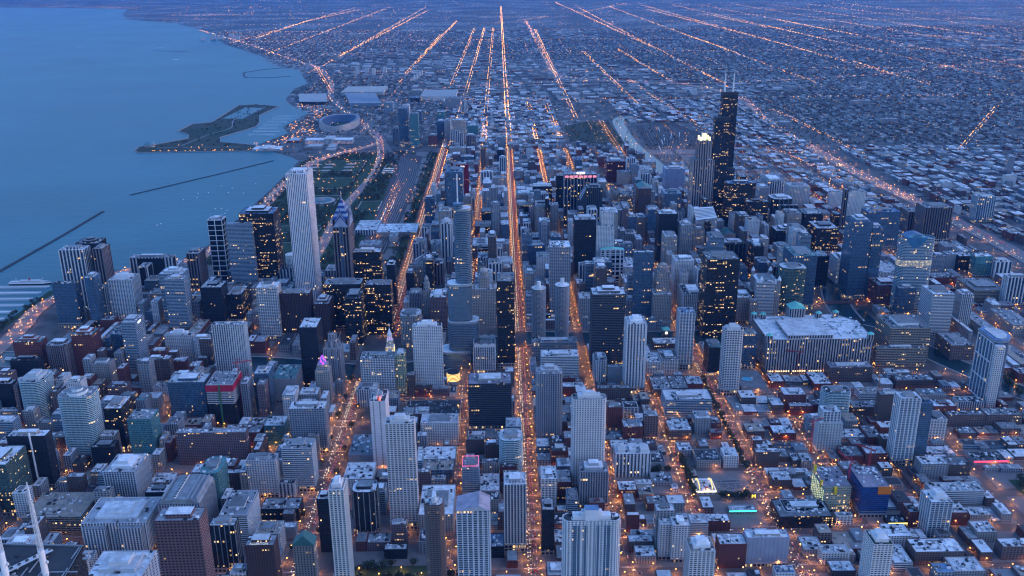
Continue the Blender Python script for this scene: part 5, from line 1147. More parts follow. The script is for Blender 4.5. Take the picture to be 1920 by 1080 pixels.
for pts, w_ in (([(-1483, -59), (-1468, 300), (-1463, 589)], 10), ([(-1459, 828), (-1250, 1140), (-1062, 1430)], 8), ([(-1750, -900), (-1483, -59)], 10), (smooth([(-2156, 4945), (-2056, 4632), (-1961, 4590), (-1850, 4593), (-1713, 4665)]), 12), (smooth([(-2156, 4945), (-2101, 5070), (-2005, 5224), (-1845, 5322)]), 12), ([(-3700, 7100), (-3300, 6950)], 8)):
    ribbon(mb, pts, w_, 2.2, DARK)
    for s_ in (-1, 1):
        for a, b in zip(pts, pts[1:]): mb.bar((a[0] + s_ * w_ / 2, a[1], 1.2), (b[0] + s_ * w_ / 2, b[1], 1.2), 1.4, DARK)
bw = mb.build('breakwater', None); bw['label'] = 'long dark stone breakwaters lying in the lake'; bw['category'] = 'breakwater'
for i in range(6):
    y = -195 - i * 46; mb = MB(); mb.box(-1415, -1277, y - 3, y + 3, .5, 1.6, WHITE)
    for k in range(26): x = -1412 + k * 5.2; mb.box(x - .5, x + .5, y - 12, y + 12, .6, 1.3, WHITE)
    o = mb.build('boat_dock', None, group='floating docks in the harbour'); o['label'] = 'floating finger dock in the harbour basin'; o['category'] = 'dock'
mb = MB()
for r_ in range(7):
    for k in range(26): x = -1400 + k * 11 + (r_ % 2) * 5; y = 2060 + r_ * 95 + R.uniform(-8, 8); 
    for k in range(26):
        x = -1345 + k * 5.4; y = 2080 + r_ * 100
        if x > coastx(y) - 30: continue
        mb.box(x - 1, x + 1, y - 4, y + 4, .5, 1.6, WHITE); mb.bar((x, y, 1), (x, y, 11), .3, WHITE)
for k in range(16): x, y = R.uniform(-1250, -1010), R.uniform(250, 1000); mb.box(x - 1.2, x + 1.2, y - 4, y + 4, .5, 1.8, WHITE)
mb.build('moored_yachts', None, kind='stuff')
# streets
NS = [(-1060, 18), (-820, 18), (-690, 18), (-560, 18), (-445, 20), (-122, 20), (-2, 27), (134, 18), (257, 18), (381, 30), (510, 20), (631, 18), (760, 20), (1000, 20), (1120, 18), (1240, 16)]
EW = [-1620, -1515, -1421, -1330, -1237, -1152, -1068, -978, -885, -800, -490, -385, -265, -130, 0, 125, 250, 388, 520, 662, 830, 955, 1085, 1220, 1345, 1480, 1610]
EWW = {-1237: 22, -490: 24, 662: 26, 1610: 26}
def ynorth(x): return min((p[1] for p in RIVER if abs(p[0] - x) < 90), default=-600)
road = MB()
def rrect(x0, x1, y0, y1, z): road.face([(x0, y0, z), (x1, y0, z), (x1, y1, z), (x0, y1, z)], ASPH)
for x, w_ in NS:
    if x > 700 and x < 800: rrect(x - w_ / 2, x + w_ / 2, -1700, -800, .12); continue
    if x < -400: rrect(x - w_ / 2, x + w_ / 2, -1700, (-180 if x != -560 else 1300), .12); continue
    rrect(x - w_ / 2, x + w_ / 2, -1760, 2700 if x < 300 else 2000 if x < 420 else 1000 if x < 700 else 3200, .12)
rrect(-361, -324, -1760, -720, .13); rrect(-324, -286, -740, 2700, .13); rrect(-222, -208, -1760, -760, .12)
for y in EW:
    w_ = EWW.get(y, 17) / 2; x0 = max(coastx(y) + 60, -1150) if y < -150 else -330; x1 = 2600 if y < -500 else 2600
    rrect(x0, x1, y - w_, y + w_, .16)
for y in range(1760, 3400, 150): rrect(-330, 280, y - 6, y + 6, .16)
LSD = smooth([(-1190, -1760), (-1185, -900), (-1200, -520), (-1222, -400), (-1215, -280), (-1110, -60), (-960, 30), (-915, 220), (-905, 650), (-905, 1000), (-880, 1350), (-800, 1560), (-700, 1700), (-640, 1850), (-680, 2025), (-840, 2500), (-1000, 2925), (-1182, 3519), (-1300, 4200), (-1578, 5162), (-2100, 6200), (-3000, 8000), (-4200, 10200)], 5)
COL = smooth([(-600, -620), (-600, 100), (-611, 568), (-575, 1112), (-590, 1500), (-640, 1850)], 5)
EXP = smooth([(1475, -1700), (1470, -800), (1487, -25), (1480, 222), (1470, 500), (1454, 670), (1430, 1000), (1415, 1500), (1415, 2307), (1500, 3215), (1300, 3900), (600, 4300), (400, 4700), (385, 6000), (375, 9000), (370, 11700)], 6)
EX2 = smooth([(1470, 700), (2200, 740), (3200, 760), (6000, 800)], 4); EX3 = smooth([(3060, 4473), (4452, 5373), (7000, 6400)], 4); EX4 = smooth([(-1100, 3300), (-400, 3850), (600, 4150), (1300, 3950), (2200, 4150), (3060, 4473)], 6)
PL = plain('highway_concrete', (.19, .185, .185), .85, 0, .15)
for pts, w_, z in ((LSD, 44, 1.4), (COL, 34, .3), (EXP, 62, 1.2), (EX2, 46, 1.5), (EX3, 50, 1.3), (EX4, 40, 5)): ribbon(road, pts, w_, z, PL)
DIAG = [((1237, 19829), (1552, 6898)), ((2791, 15152), (2983, 7708)), ((1155, 6733), (1225, 4055)), ((920, 4172), (1016, 2082)), ((2969, 7661), (2984, 6175)), ((3045, 5344), (2995, 4419)), ((4214, 11389), (4224, 8314)), ((3652, 10012), (3629, 7714)), ((5552, 10143), (5704, 8285)), ((4974, 8228), (5448, 6932)), ((2088, 1536), (2932, 2787)), ((1571, 2734), (1584, 1400)), ((1205, 1581), (1325, 962)), ((1399, 13972), (2824, 18018)), ((3501, 13327), (3577, 9837)), ((2213, 8692), (2259, 6430)), ((1556, 4591), (1578, 3928)), ((207, 11730), (797, 12899)), ((433, 9704), (383, 2485)), ((240, 3029), (252, 1173)), ((-11940, 19554), (-8310, 17863)), ((-6089, 14248), (-4490, 14300)), ((-3013, 8711), (-3119, 12201)), ((-3119, 12201), (-2839, 16071)), ((-1588, 6241), (-1430, 15455)), ((-797, 4152), (-777, 8890)), ((-788, 5523), (-711, 11860)), ((-395, 4020), (-388, 10161)), ((-280, 2700), (-252, 10144)), ((-128, 1700), (-129, 10128)), ((-1627, 5304), (-1214, 3697)), ((-4, 2600), (-10, 17000)), ((800, 3000), (790, 6500))]
for a, b in DIAG: ribbon(road, [a, b], 22, .4, ASPH)
road.build('roads', None, kind='structure')
# kerbed blocks of pavement between the streets near the camera
xs = sorted([(x - w_ / 2, x + w_ / 2) for x, w_ in NS] + [(-361, -286)]); ys = sorted((y - EWW.get(y, 17) / 2, y + EWW.get(y, 17) / 2) for y in EW)
def inriver(x0, x1, y0, y1, m=0):
    for P_, h_ in ((RIVER, 38 + m), (SOUTH, 30 + m), (NORTH, 29 + m)):
        for p in P_:
            cx_, cy_ = min(max(p[0], x0), x1), min(max(p[1], y0), y1)
            if (p[0] - cx_) ** 2 + (p[1] - cy_) ** 2 < h_ * h_: return True
        for a, b in zip(P_, P_[1:]):
            mx, my = (a[0] + b[0]) / 2, (a[1] + b[1]) / 2; cx_, cy_ = min(max(mx, x0), x1), min(max(my, y0), y1)
            if (mx - cx_) ** 2 + (my - cy_) ** 2 < h_ * h_: return True
    return x0 < 870 and x1 > 720 and y0 < -420 and y1 > -610
mb = MB(); BLK = []
for (a, b), (c, d) in zip(xs, xs[1:]):
    for (e, f), (g, h) in zip(ys, ys[1:]):
        X0_, X1_, Y0_, Y1_ = b, c, f, g
        if X1_ - X0_ < 20: continue
        if X1_ < -400 and Y0_ > -200: continue
        if X0_ < coastx((Y0_ + Y1_) / 2) + 90: continue
        BLK.append((X0_, X1_, Y0_, Y1_))
        if not inriver(X0_, X1_, Y0_, Y1_, -4): mb.box(X0_ + .5, X1_ - .5, Y0_ + .5, Y1_ - .5, .1, .3, PAVE)
RB = []
for (a, b), (c, d) in zip(xs, xs[1:]):
    if c - b < 20 or c > 600 or b < coastx(-650) + 90: continue
    yr = min((abs(q[0] - (b + c) / 2), q[1]) for q in RIVER)[1]
    for Y0_, Y1_ in ((yr + 50, -503), (-790, yr - 50)):
        if Y1_ - Y0_ > 24 and not inriver(b, c, Y0_, Y1_, 2): RB.append((b, c, Y0_, Y1_)); mb.box(b + .5, c - .5, Y0_ + .5, Y1_ - .5, .1, .3, PAVE)
mb.build('pavement', None, kind='structure')
mk = MB(); MW = plain('road_paint', (.6, .6, .58), .7, 0, .1); MY = plain('road_paint_yellow', (.6, .42, .08), .7, 0, .1)
for x, w_ in NS + [(-342, 36)]:
    if x < -700 or x > 700: continue
    for y in range(-1700, -820 if x != -2 else 300, 12):
        if min(abs(y - q) for q in EW) < 14: continue
        for dx in ([-w_ / 4, w_ / 4] if w_ > 22 else []): mk.face([(x + dx - .12, y, .17), (x + dx + .12, y, .17), (x + dx + .12, y + 4, .17), (x + dx - .12, y + 4, .17)], MW)
        mk.face([(x - .15, y, .171), (x + .15, y, .171), (x + .15, y + 12, .171), (x - .15, y + 12, .171)], MY)
    for q in EW:
        if q > -880: continue
        for s_ in (-1, 1):
            for k in range(int(w_ / 1.6)): xx = x - w_ / 2 + .8 + k * 1.6; yy = q + s_ * 11; mk.face([(xx, yy - 1.5, .19), (xx + .6, yy - 1.5, .19), (xx + .6, yy + 1.5, .19), (xx, yy + 1.5, .19)], MW)
mk.build('road_markings', None, kind='structure')
# river bridges
bl = ['on the left, under the busiest avenue', 'between the avenue and the spired tower', 'under the brightest long street', 'right of the twin round towers', 'second right of the twin round towers', 'before the wide boulevard', 'carrying the elevated tracks', 'at the river fork, right of the green glass tower', 'over the south branch behind the river fork']
for i, (x, y, w_, L) in enumerate([(-342, -752, 36, 90), (-122, -665, 20, 92), (-2, -588, 27, 90), (134, -592, 20, 84), (257, -592, 20, 84), (381, -592, 28, 84), (510, -580, 20, 84), (635, -560, 20, 88), (850, -385, 140, 16)]):
    o = empty('river_bridge', 'steel bridge ' + bl[i], 'bridge', (x, y, 0), 'bridges over the river')
    mb = MB(); a, b = w_ / 2, L / 2; mb.box(-a, a, -b, b, .6, 1.7, ASPH, bottom=True); mb.build('deck', o); red = plain('bridge_red', (.16, .05, .05), .6)
    for s_ in (-1, 1):
        mb = MB()
        if w_ < 100: P_ = [(s_ * a, -b + L * k / 10, 1.5) for k in range(11)]
        else: P_ = [(-a + w_ * k / 10, s_ * b, 1.5) for k in range(11)]
        for k in range(10): p, q = Vector(P_[k]), Vector(P_[k + 1]); u_ = Vector((0, 0, 3.4)); mb.bar(p + u_, q + u_, .6, red); mb.bar(p, p + u_, .4, red); mb.bar(p, q + u_, .35, red); mb.bar(p, q, .6, red)
        mb.build('truss', o)
# elevated railway, dark deck on posts
o = empty('elevated_railway', 'dark elevated railway running along the street from the right foreground to the river', 'elevated railway', (0, 0, 0)); TR = smooth([(631, -1760), (631, -1100), (628, -900), (600, -850), (540, -836), (512, -810), (510, -640)], 5)
mb = MB(); ribbon(mb, TR, 9, 7, DARK); 
for s_ in (-1, 1):
    for a, b in zip(TR, TR[1:]): mb.bar((a[0] + s_ * 4.4, a[1], 6.6), (b[0] + s_ * 4.4, b[1], 6.6), 1.2, DARK); mb.bar((a[0] + s_ * 2, a[1], 7.2), (b[0] + s_ * 2, b[1], 7.2), .3, STEEL)
mb.build('deck', o); mb = MB()
for y in range(-1750, -900, 15): mb.bar((627, y, 0), (627, y, 6.5), .6, DARK); mb.bar((635, y, 0), (635, y, 6.5), .6, DARK)
mb.build('posts', o)
# rail yards: pale rails and parked coaches
mb = MB(); RL = plain('rail_steel', (.34, .34, .36), .4, .5); bed = plain('ballast', (.07, .066, .07), .95, 0, .3)
sheet('rail_yard', [(640, 1300), (900, 1480), (1000, 1950), (900, 2350), (680, 2250)], .25, bed); sheet('rail_cutting', [(-480, 60), (-395, 60), (-380, 700), (-400, 1500), (-560, 1650), (-620, 1650), (-500, 1250), (-480, 700)], .35, bed)
for k in range(14): ribbon(mb, smooth([(660 + k * 5, 1330), (690 + k * 9, 1600), (700 + k * 17, 1900), (730 + k * 10, 2250)]), .9, .5, RL)
for k in range(10): ribbon(mb, smooth([(-475 + k * 8, 80), (-470 + k * 8, 700), (-480 + k * 8, 1300), (-600 + k * 5, 1640), (-760 + k * 6, 2300), (-900 + k * 6, 2900)]), 1.0, .5, RL)
for k in range(8): ribbon(mb, smooth([(330 + k * 9, 3600), (340 + k * 10, 4200), (360 + k * 12, 6300), (350 + k * 6, 9000)]), 2.0, .5, RL)
mb.build('rail_tracks', None, kind='structure')
for i, (x, y, L, a) in enumerate([(735, 1700, 150, -.12), (760, 1800, 180, -.15), (800, 1850, 170, -.2), (700, 1560, 120, -.08), (850, 1900, 150, -.22), (780, 2050, 140, -.1), (-452, 420, 170, 0), (-436, 560, 150, 0)]):
    mb = MB()
    for k in range(int(L / 26)): mb.box(-1.5, 1.5, k * 26, k * 26 + 25, 1, 4.6, STEEL, WHITE)
    o = mb.build('parked_train', None, group='trains standing in the rail yards'); o.location = (x, y, 0); o.rotation_euler = (0, 0, a); o['label'] = 'silver train standing in a rail yard'; o['category'] = 'train'
# ---------------------------------------------------------------- the smaller buildings filling the blocks
GRID = {}
def cells(x0, x1, y0, y1):
    for i in range(int(x0 // 60), int(x1 // 60) + 1):
        for j in range(int(y0 // 60), int(y1 // 60) + 1): yield (i, j)
def addfp(f):
    for c in cells(*f): GRID.setdefault(c, []).append(f)
def hit(x0, x1, y0, y1, m=1.0):
    for c in cells(x0, x1, y0, y1):
        for f in GRID.get(c, ()):
            if x0 < f[1] + m and x1 > f[0] - m and y0 < f[3] + m and y1 > f[2] - m: return True
    return False
for f in FOOT: addfp(f)
NOB = [(300, 600, 1700, 2430), (640, 1000, 1300, 2350), (-900, -330, -190, 1640), (1435, 1520, -1800, 2400), (290, 320, -1330, -1160), (300, 382, -1290, -1160), (-262, -170, -1480, -1400), (-262, -150, -1470, -1380), (325, 375, -1325, -1295), (430, 500, -1460, -1440), (-620, -560, -1400, -1100),
       (-1240, -1160, -1760, 0), (820, 905, -1260, -1200), (380, 398, -1700, -1000), (1440, 1530, 2000, 3300), (-210, -130, -820, -742), (285, 330, -1240, -1160), (1000, 1090, -1420, -1330), (780, 840, -1280, -1180)]
for f in NOB: addfp(f)
def zone(x, y):
    r = R.random()
    if y < -640:
        if x < -470: return 28 + 60 * r ** 1.6 if y > -1000 else 20 + 36 * r ** 1.8
        if x < -150: return 16 + 34 * r * r
        if x < 130: return 9 + 30 * r * r
        if x < 700: return 6 + 15 * r * r
        return 5 + 14 * r * r
    if y < -480: return 12 + 20 * r
    if x < -330: return 20 + 40 * r
    if y < 420 and x < 600: return 40 + 95 * r * r
    if y < 700 and x < 850: return 30 + 90 * r * r
    if x > 900 and y < 900: return 6 + 22 * r * r
    if y < 1650 and x < 620: return 12 + 30 * r * r
    return 5 + 12 * r * r
NEARST = ['rb', 'rb', 'br', 'br', 'bh', 'st', 'gr', 'gr', 'wp', 'gh', 'pb', 'gy']; LOOP = ['st', 'st', 'gr', 'wp', 'wr', 'br', 'gx', 'gb', 'dl', 'gh', 'gy', 'kr', 'pb']
ROOFC = ['w', 'w', 'w', '', '', 'g', 'g', 'd', 's']
lots = []
extra = [(-330, 280, y + 6, y + 144) for y in range(1610, 3300, 150)]
def split(b):
    X0_, X1_, Y0_, Y1_ = b; out = []; ym = (Y0_ + Y1_) / 2
    for (ya, yb, s_) in ((Y0_ + 4, ym - 2.5, 1), (ym + 2.5, Y1_ - 4, 0)):
        x = X0_ + 4
        while x < X1_ - 12:
            w_ = R.uniform(14, 38); w_ = min(w_, X1_ - 4 - x)
            if w_ < 9: break
            out.append((x, x + w_ - .8, ya if s_ else yb - (yb - ya) * R.choice((1, 1, .75)), yb if not s_ else ya + (yb - ya) * R.choice((1, 1, .8)))); x += w_
    return out
blocks = list(BLK) + extra + RB
for x in range(1260, 2700, 124):
    for y in range(-1500, 1600, 120): 
        if not (x < 1440 < x + 110): blocks.append((x + 8, x + 118, y + 8, y + 112))
for x in range(640, 1400, 124):
    for y in range(1640, 3200, 130): blocks.append((x, x + 112, y, y + 118))
for b in blocks:
    for (x0, x1, y0, y1) in split(b):
        if R.random() < .12: continue
        if inriver(x0, x1, y0, y1, 6) or x0 < coastx(y0) + 40: continue
        if hit(x0, x1, y0, y1, .8):
            # use what room is left of the lot
            ok = False
            for (a, c, d, e) in ((x0, (x0 + x1) / 2, y0, y1), ((x0 + x1) / 2, x1, y0, y1), (x0, x1, y0, (y0 + y1) / 2), (x0, x1, (y0 + y1) / 2, y1)):
                if not hit(a, c, d, e, .8) and c - a > 8 and e - d > 8: x0, x1, y0, y1 = a, c, d, e; ok = True; break
            if not ok: continue
        h = zone((x0 + x1) / 2, (y0 + y1) / 2); lots.append((x0, x1, y0, y1, h)); addfp((x0, x1, y0, y1))
def scr(x, y, z=0):
    d = Vector((x, y, z)) - CAM; zz = d.dot(F_); k = 1653.64 / max(zz, 1); return 960 + k * d.dot(R_), 489.22 - k * d.dot(U_), zz
def size(l):
    x, y, z = scr((l[0] + l[1]) / 2, l[2], l[4]); 
    if not (-30 < x < 1950 and y < 1110): return 0
    return (l[1] - l[0]) * (l[4] * .94 + (l[3] - l[2]) * .33) / (z * z)
lots.sort(key=size, reverse=True); lots = [l for l in lots if size(l) > 0 or l[2] < 2000 and -1500 < scr(l[0], l[2])[0] < 3400]
COLN = dict(rb='red brick', br='brown', bh='pale banded brick', st='stone', gr='grey', wp='white', gh='glassy', pb='mauve brick', gy='grey ribbed', wr='white ribbed', gx='grey gridded', gb='dark glass', dl='black', kr='brown ribbed')
RFN = dict(w='white', g='grey', d='dark', s='tan'); RFN[''] = 'pale grey'
ANCH = [('twin round towers', 64, -657), ('spired glass tower', -131, -720), ('floodlit clock tower', -275, -792), ('gothic crowned tower', -388, -815), ('huge merchandise hall', 620, -785), ('brown granite tower', -418, -1600), ('symmetrical white tower', 68, -1526), ('very tall cream tower', 94, -1217), ('round ended grey tower', 411, -883), ('blue netted tower', 532, -1299), ('lit fast food restaurant', 287, -1231), ('tall blue tower on the right', 549, -1357), ('curved diagonal tower', 872, -925), ('red netted tower', -569, -982), ('wide curved balcony tower', -778, -1104), ('silver finned office tower', -647, -1251), ('stepped white tower', 534, -1094), ('brown scalloped balcony tower', -100, -1480), ('long brick loft row', 850, -1020), ('lavender roofed office', -60, -1014), ('tallest white tower', -472, -350), ('green gabled tower', 250, -249), ('plain deep red tower', -172, 472), ('black antenna skyscraper', 665, 285), ('arched blue roof tower', 963, -456), ('maroon tower', 408, 911), ('white cluster of towers', 210, -1401), ('crown lit tower', 610, 280), ('pitched grey roof tower', -75, -1517), ('teal domed library', 40, 602), ('white hotel with ringed roof lamps', -740, -707)]
ORD = ['nearest', 'second nearest', 'third nearest', 'fourth nearest', 'fifth nearest', 'sixth nearest', 'seventh nearest', 'eighth nearest', 'ninth nearest', 'tenth nearest', 'eleventh nearest', 'twelfth nearest', 'thirteenth nearest', 'fourteenth nearest', 'fifteenth nearest']
cnt = {}; NI = 285; indiv = []
for i, l in enumerate(lots[:NI]):
    near = (l[0] + l[1]) / 2; st = R.choice(NEARST if l[2] < -640 or l[0] > 900 or l[2] > 700 else LOOP); rc = R.choice(ROOFC); cx, cy = (l[0] + l[1]) / 2, (l[2] + l[3]) / 2
    d, a = min((math.hypot(cx - q[1], cy - q[2]), q[0]) for q in ANCH); indiv.append((d, a, l, st, rc))
for d, a, l, st, rc in sorted(indiv, key=lambda t: t[0]):
    key = (a, st, rc); k = cnt.get(key, 0); cnt[key] = k + 1
    h = l[4]; szn = 'low' if h < 16 else 'mid-height' if h < 32 else 'taller'
    nm = {'rb': 'brick_house', 'br': 'brick_house', 'bh': 'brick_house', 'pb': 'brick_house', 'gb': 'office_block', 'dl': 'office_block', 'gh': 'office_block', 'gx': 'office_block', 'wr': 'office_block'}.get(st, 'stone_block' if st in ('st', 'gy', 'kr') else 'flat_roofed_block')
    lb = f'{szn} {COLN[st]} block, {RFN[rc]} roof, {ORD[min(k, 14)]} {a}'
    words = lb.split()
    make_building((l[0], l[1], l[2], l[3], round(h, 1), st, 'roof=' + rc if rc else '', nm, lb))['group'] = 'smaller buildings of the city blocks'
cb = MB()
for l in lots[NI:]:
    x0, x1, y0, y1, h = l; st = R.choice(NEARST if l[2] < -640 or l[0] > 900 or l[2] > 700 else LOOP); pl = rect(x0, x1, y0, y1)
    cb.prism(pl, 0, h, sty(st), wallplain(st), u0=R.randrange(0, 4000) * 4.0); cb.prism(inset(pl, .7), h, h + .06, DARK, rmat(R.choice(ROOFC)))
    for k in range(R.randint(1, 4)):
        a, b = R.uniform(1, 3), R.uniform(1, 3); qx, qy = R.uniform(x0 + 4, x1 - 4), R.uniform(y0 + 4, y1 - 4); cb.box(qx - a, qx + a, qy - b, qy + b, h, h + R.uniform(1.2, 3.4), R.choice((WHITE, STEEL, wallplain(st))))
cb.build('city_block_buildings', None, kind='stuff')
# far suburbs: houses, works and sheds in blocks out to nine kilometres, one mass
FR = [roofmat('farroof%d' % i, c) for i, c in enumerate([(.035, .036, .038), (.06, .06, .062), (.1, .1, .105), (.19, .2, .21), (.5, .51, .53), (.08, .055, .055)])]; FWL = [plain('farwall%d' % i, c, .9) for i, c in enumerate([(.14, .12, .11), (.25, .24, .23), (.12, .06, .05), (.4, .4, .42)])]
fb = MB(); RX = [a for a in range(-9000, 9000, 1)]
def blocked(x, y):
    if x < coastx(y) + 90: return True
    for P_, w_ in ((EXP, 60), (SOUTH, 55), (EX4, 45), (LSD, 50), (EX3, 50), (EX2, 40)):
        for p in P_:
            if abs(p[0] - x) < 260 and abs(p[1] - y) < 260 and (p[0] - x) ** 2 + (p[1] - y) ** 2 < (w_ + 30) ** 2: return True
    return False
ind = lambda x, y: sin(x * .0011 + 1.7) + cos(y * .0013 + x * .0007) + .5 * sin(y * .004) > .75
y = 1640
while y < 9800:
    hw = (y + 2470) * .62 + 200; x = -hw
    while x < hw:
        if (-330 < x < 1400 and y < 3200) or (x < 2600 and y < 1600) or blocked(x + 45, y + 60) or hit(x, x + 90, y, y + 100, 0) : x += 104; continue
        if ind(x, y):
            for _ in range(2 if y < 5000 else 1):
                a, b = R.uniform(25, 80), R.uniform(25, 95); qx, qy = x + R.uniform(0, 15), y + R.uniform(0, 90); h = R.uniform(6, 13); fb.prism(rect(qx, qx + a, qy, qy + b), 0, h, R.choice(FWL), R.choice(FR[2:5]))
        elif R.random() < .93:
            n = 8 if y < 4500 else 5; 
            for c_ in (0, 52):
                yy = y + 4
                while yy < y + (190 if y > 1 else 190):
                    L = R.uniform(8, 26) if n == 8 else R.uniform(20, 50)
                    if R.random() < .78:
                        h = R.uniform(5, 11); d = R.uniform(12, 24); q = rect(x + c_ + 3, x + c_ + 3 + d, yy, yy + L - 2)
                        fb.prism(q, 0, h, R.choice(FWL), R.choice(FR[:5] + FR[:3] + FR[:3] + FR[5:]))
                    yy += L
        x += 104
    y += 200
fb.build('suburb_houses', None, kind='stuff')
# high blocks scattered beyond downtown
far = [(-3488, 8489, 60, 20, 70), (-3400, 8500, 70, 20, 50), (-3300, 8600, 60, 25, 66), (-3600, 8420, 50, 20, 40), (-3200, 8450, 80, 25, 45), (-1548, 5820, 40, 18, 58), (-780, 4370, 30, 18, 45), (-957, 6271, 30, 20, 52), (880, 2808, 60, 16, 28), (-700, 4300, 28, 60, 26), (-690, 4420, 28, 60, 30), (-680, 4540, 28, 60, 34), (-670, 4660, 28, 60, 36), (-1180, 4700, 28, 20, 60), (-1120, 4820, 30, 20, 44), (-1050, 4700, 28, 20, 52), (-980, 4850, 30, 20, 48), (1910, 816, 46, 18, 46), (1560, 3212, 30, 30, 20), (2034, 1040, 24, 24, 70), (1476, 2218, 60, 40, 22), (2150, 2900, 120, 30, 30), (2600, 2950, 120, 30, 26), (2050, 2250, 90, 26, 26), (60, 2500, 40, 24, 40), (130, 2520, 40, 24, 44), (1240, 3400, 36, 20, 44), (2330, 3380, 60, 50, 36), (500, 3100, 100, 30, 18)]
fl = ['farthest shore tower cluster, its tallest slab', 'wide slab in the farthest shore cluster', 'square tower in the farthest shore cluster', 'leftmost slab of the farthest shore cluster', 'rightmost wide slab of the farthest shore cluster', 'lone far slab right of the lit diagonal road', 'tall far slab before the four stepped slabs', 'small far tower near the straight lit roads', 'long low slab beyond the vacant land', 'first of four pale slabs in a line', 'second of four pale slabs in a line', 'third of four pale slabs in a line', 'last of four pale slabs in a line', 'left one of the pale slabs beyond the convention halls', 'second of the pale slabs beyond the convention halls', 'third of the pale slabs beyond the convention halls', 'right one of the pale slabs beyond the convention halls', 'pale hospital slab at the right edge', 'square block beyond the highway junction', 'grey tower alone at the right edge of town', 'block beside the far expressway', 'long dark works near the far river', 'second long dark works near the far river', 'long block near the rail embankment', 'left of two grey boxes on the bright avenue', 'right of two grey boxes on the bright avenue', 'pale far tower behind the rail yard', 'dark brick power works far right', 'low pale shed by the rail bend']
for (x, y, w_, d, h), lb in zip(far, fl): make_building((x - w_ / 2, x + w_ / 2, y - d / 2, y + d / 2, h, 'wp' if 'pale' in lb or 'shore' in lb else 'gx', 'roof=w', 'distant_block', lb))
# ---------------------------------------------------------------- trees
LEAF = [plain('foliage%d' % i, c, .9, 0, .4, .3) for i, c in enumerate([(.035, .05, .03), (.05, .062, .03), (.06, .055, .035)])]; BARK = plain('bark', (.07, .055, .045), .95)
def leaves(mb, cx, cy, z0, r, h, n, rnd, sz):
    for k in range(n):
        a = rnd.uniform(0, 2 * pi); t = rnd.uniform(-1, 1); q = rnd.uniform(.45, 1) * (1 + .25 * sin(3 * a + cx)); s_ = math.sqrt(1 - t * t)
        x, y, z = cx + r * q * s_ * cos(a), cy + r * q * s_ * sin(a), z0 + h * (.55 + .5 * t * q)
        u_ = Vector((rnd.gauss(0, 1), rnd.gauss(0, 1), rnd.gauss(0, .6))).normalized() * sz; v_ = u_.cross(Vector((rnd.gauss(0, 1), rnd.gauss(0, 1), rnd.gauss(0, 1)))).normalized() * sz * rnd.uniform(.6, 1)
        c = Vector((x, y, z)); mb.face([tuple(c - u_), tuple(c + v_), tuple(c + u_), tuple(c - v_)], LEAF[k % 3])
PROT = []
for i in range(5):
    rnd = random.Random(i); t = MB(); t.cone(ngon(0, 0, .35, 6), 0, (0, 0, 6), BARK)
    for k in range(5): a = k * 1.3; t.bar((0, 0, 2.5), (2.4 * cos(a), 2.4 * sin(a), 5.6), .18, BARK)
    c = MB(); leaves(c, 0, 0, 2.2, 3.6 + i * .25, 6 + i * .4, 230, rnd, .62); PROT.append((t, c))
TREES = []
def tree(i, x, y, s_, label, grp):
    k = i % 5; tm, cm = PROT[k]
    if isinstance(tm, MB): 
        o = empty('street_tree', label, 'tree', (x, y, 0), grp); a = tm.build('trunk', o); b = cm.build('crown', o); PROT[k] = (a, b); o.scale = (s_, s_, s_); o.rotation_euler.z = R.uniform(0, 6); return
    o = empty('street_tree', label, 'tree', (x, y, 0), grp); o.scale = (s_, s_, s_ * R.uniform(.9, 1.15)); o.rotation_euler.z = R.uniform(0, 6)
    for p in (tm, cm): q = p.copy(); C.objects.link(q); q.parent = o
i = 0
spots = []
for q in range(44): spots.append((R.uniform(-258, -160), R.uniform(-1500, -1400), 'tree in the small park behind the scalloped brown tower', 'trees of the small park'))
for q in range(14): spots.append((-200 + q * 6.4, -1428, 'tree in the row below the tall white grid tower', 'row of trees under the white grid tower'))
for q in range(12): spots.append((R.uniform(207, 240), R.uniform(-1172, -1150) if q % 2 else R.uniform(-1100, -1090), 'tree around the dark roofed church', 'trees round the church'))
for q in range(14): spots.append((267 + R.uniform(-2, 2), -1240 + q * 9, 'tree in the hedge row left of the lit fast food restaurant', 'tree row by the restaurant'))
for q in range(12): spots.append((310 + q * 4, -1245 + R.uniform(-4, 4), 'tree in front of the restaurant car park', 'trees by the restaurant car park'))
for q in range(26): spots.append((372 + R.uniform(-1, 1) , -1160 + q * 14, 'tree on the median of the wide boulevard', 'boulevard trees'))
for q in range(34): spots.append((R.uniform(806, 890), R.uniform(-1262, -1206), 'tree in the grove at the right between car parks', 'grove between car parks'))
for q in range(16): spots.append((R.uniform(132, 175), R.uniform(-1520, -1470), 'tree behind the large symmetrical tower', 'trees behind the symmetrical tower'))
for q in range(20): spots.append((-326 - (q % 2) * 32, -1560 + q * 40, 'tree on the busy avenue with crowded traffic', 'avenue trees'))
for q in range(24): spots.append((R.uniform(-1265, -1232), -620 + q * 14, 'tree on the green strip between expressway and harbour', 'trees of the harbour strip'))
for q in range(20): spots.append((R.uniform(-985, -900), R.uniform(-640, -560), 'tree on the river bank behind the octagonal capped tower', 'river bank trees'))
for q in range(20): spots.append((R.uniform(975, 1010), R.uniform(-960, -760), 'tree on the north branch bank right of the curved diagonal tower', 'north branch trees'))
for x, y, lb, g in spots:
    if hit(x - 2, x + 2, y - 2, y + 2, 0) and 'park' not in lb and 'grove' not in lb and 'boulevard' not in lb and 'restaurant' not in lb and 'behind' not in lb: continue
    tree(i, x, y, R.uniform(1.1, 1.8), lb, g); i += 1
tm = MB(); rnd = random.Random(9)
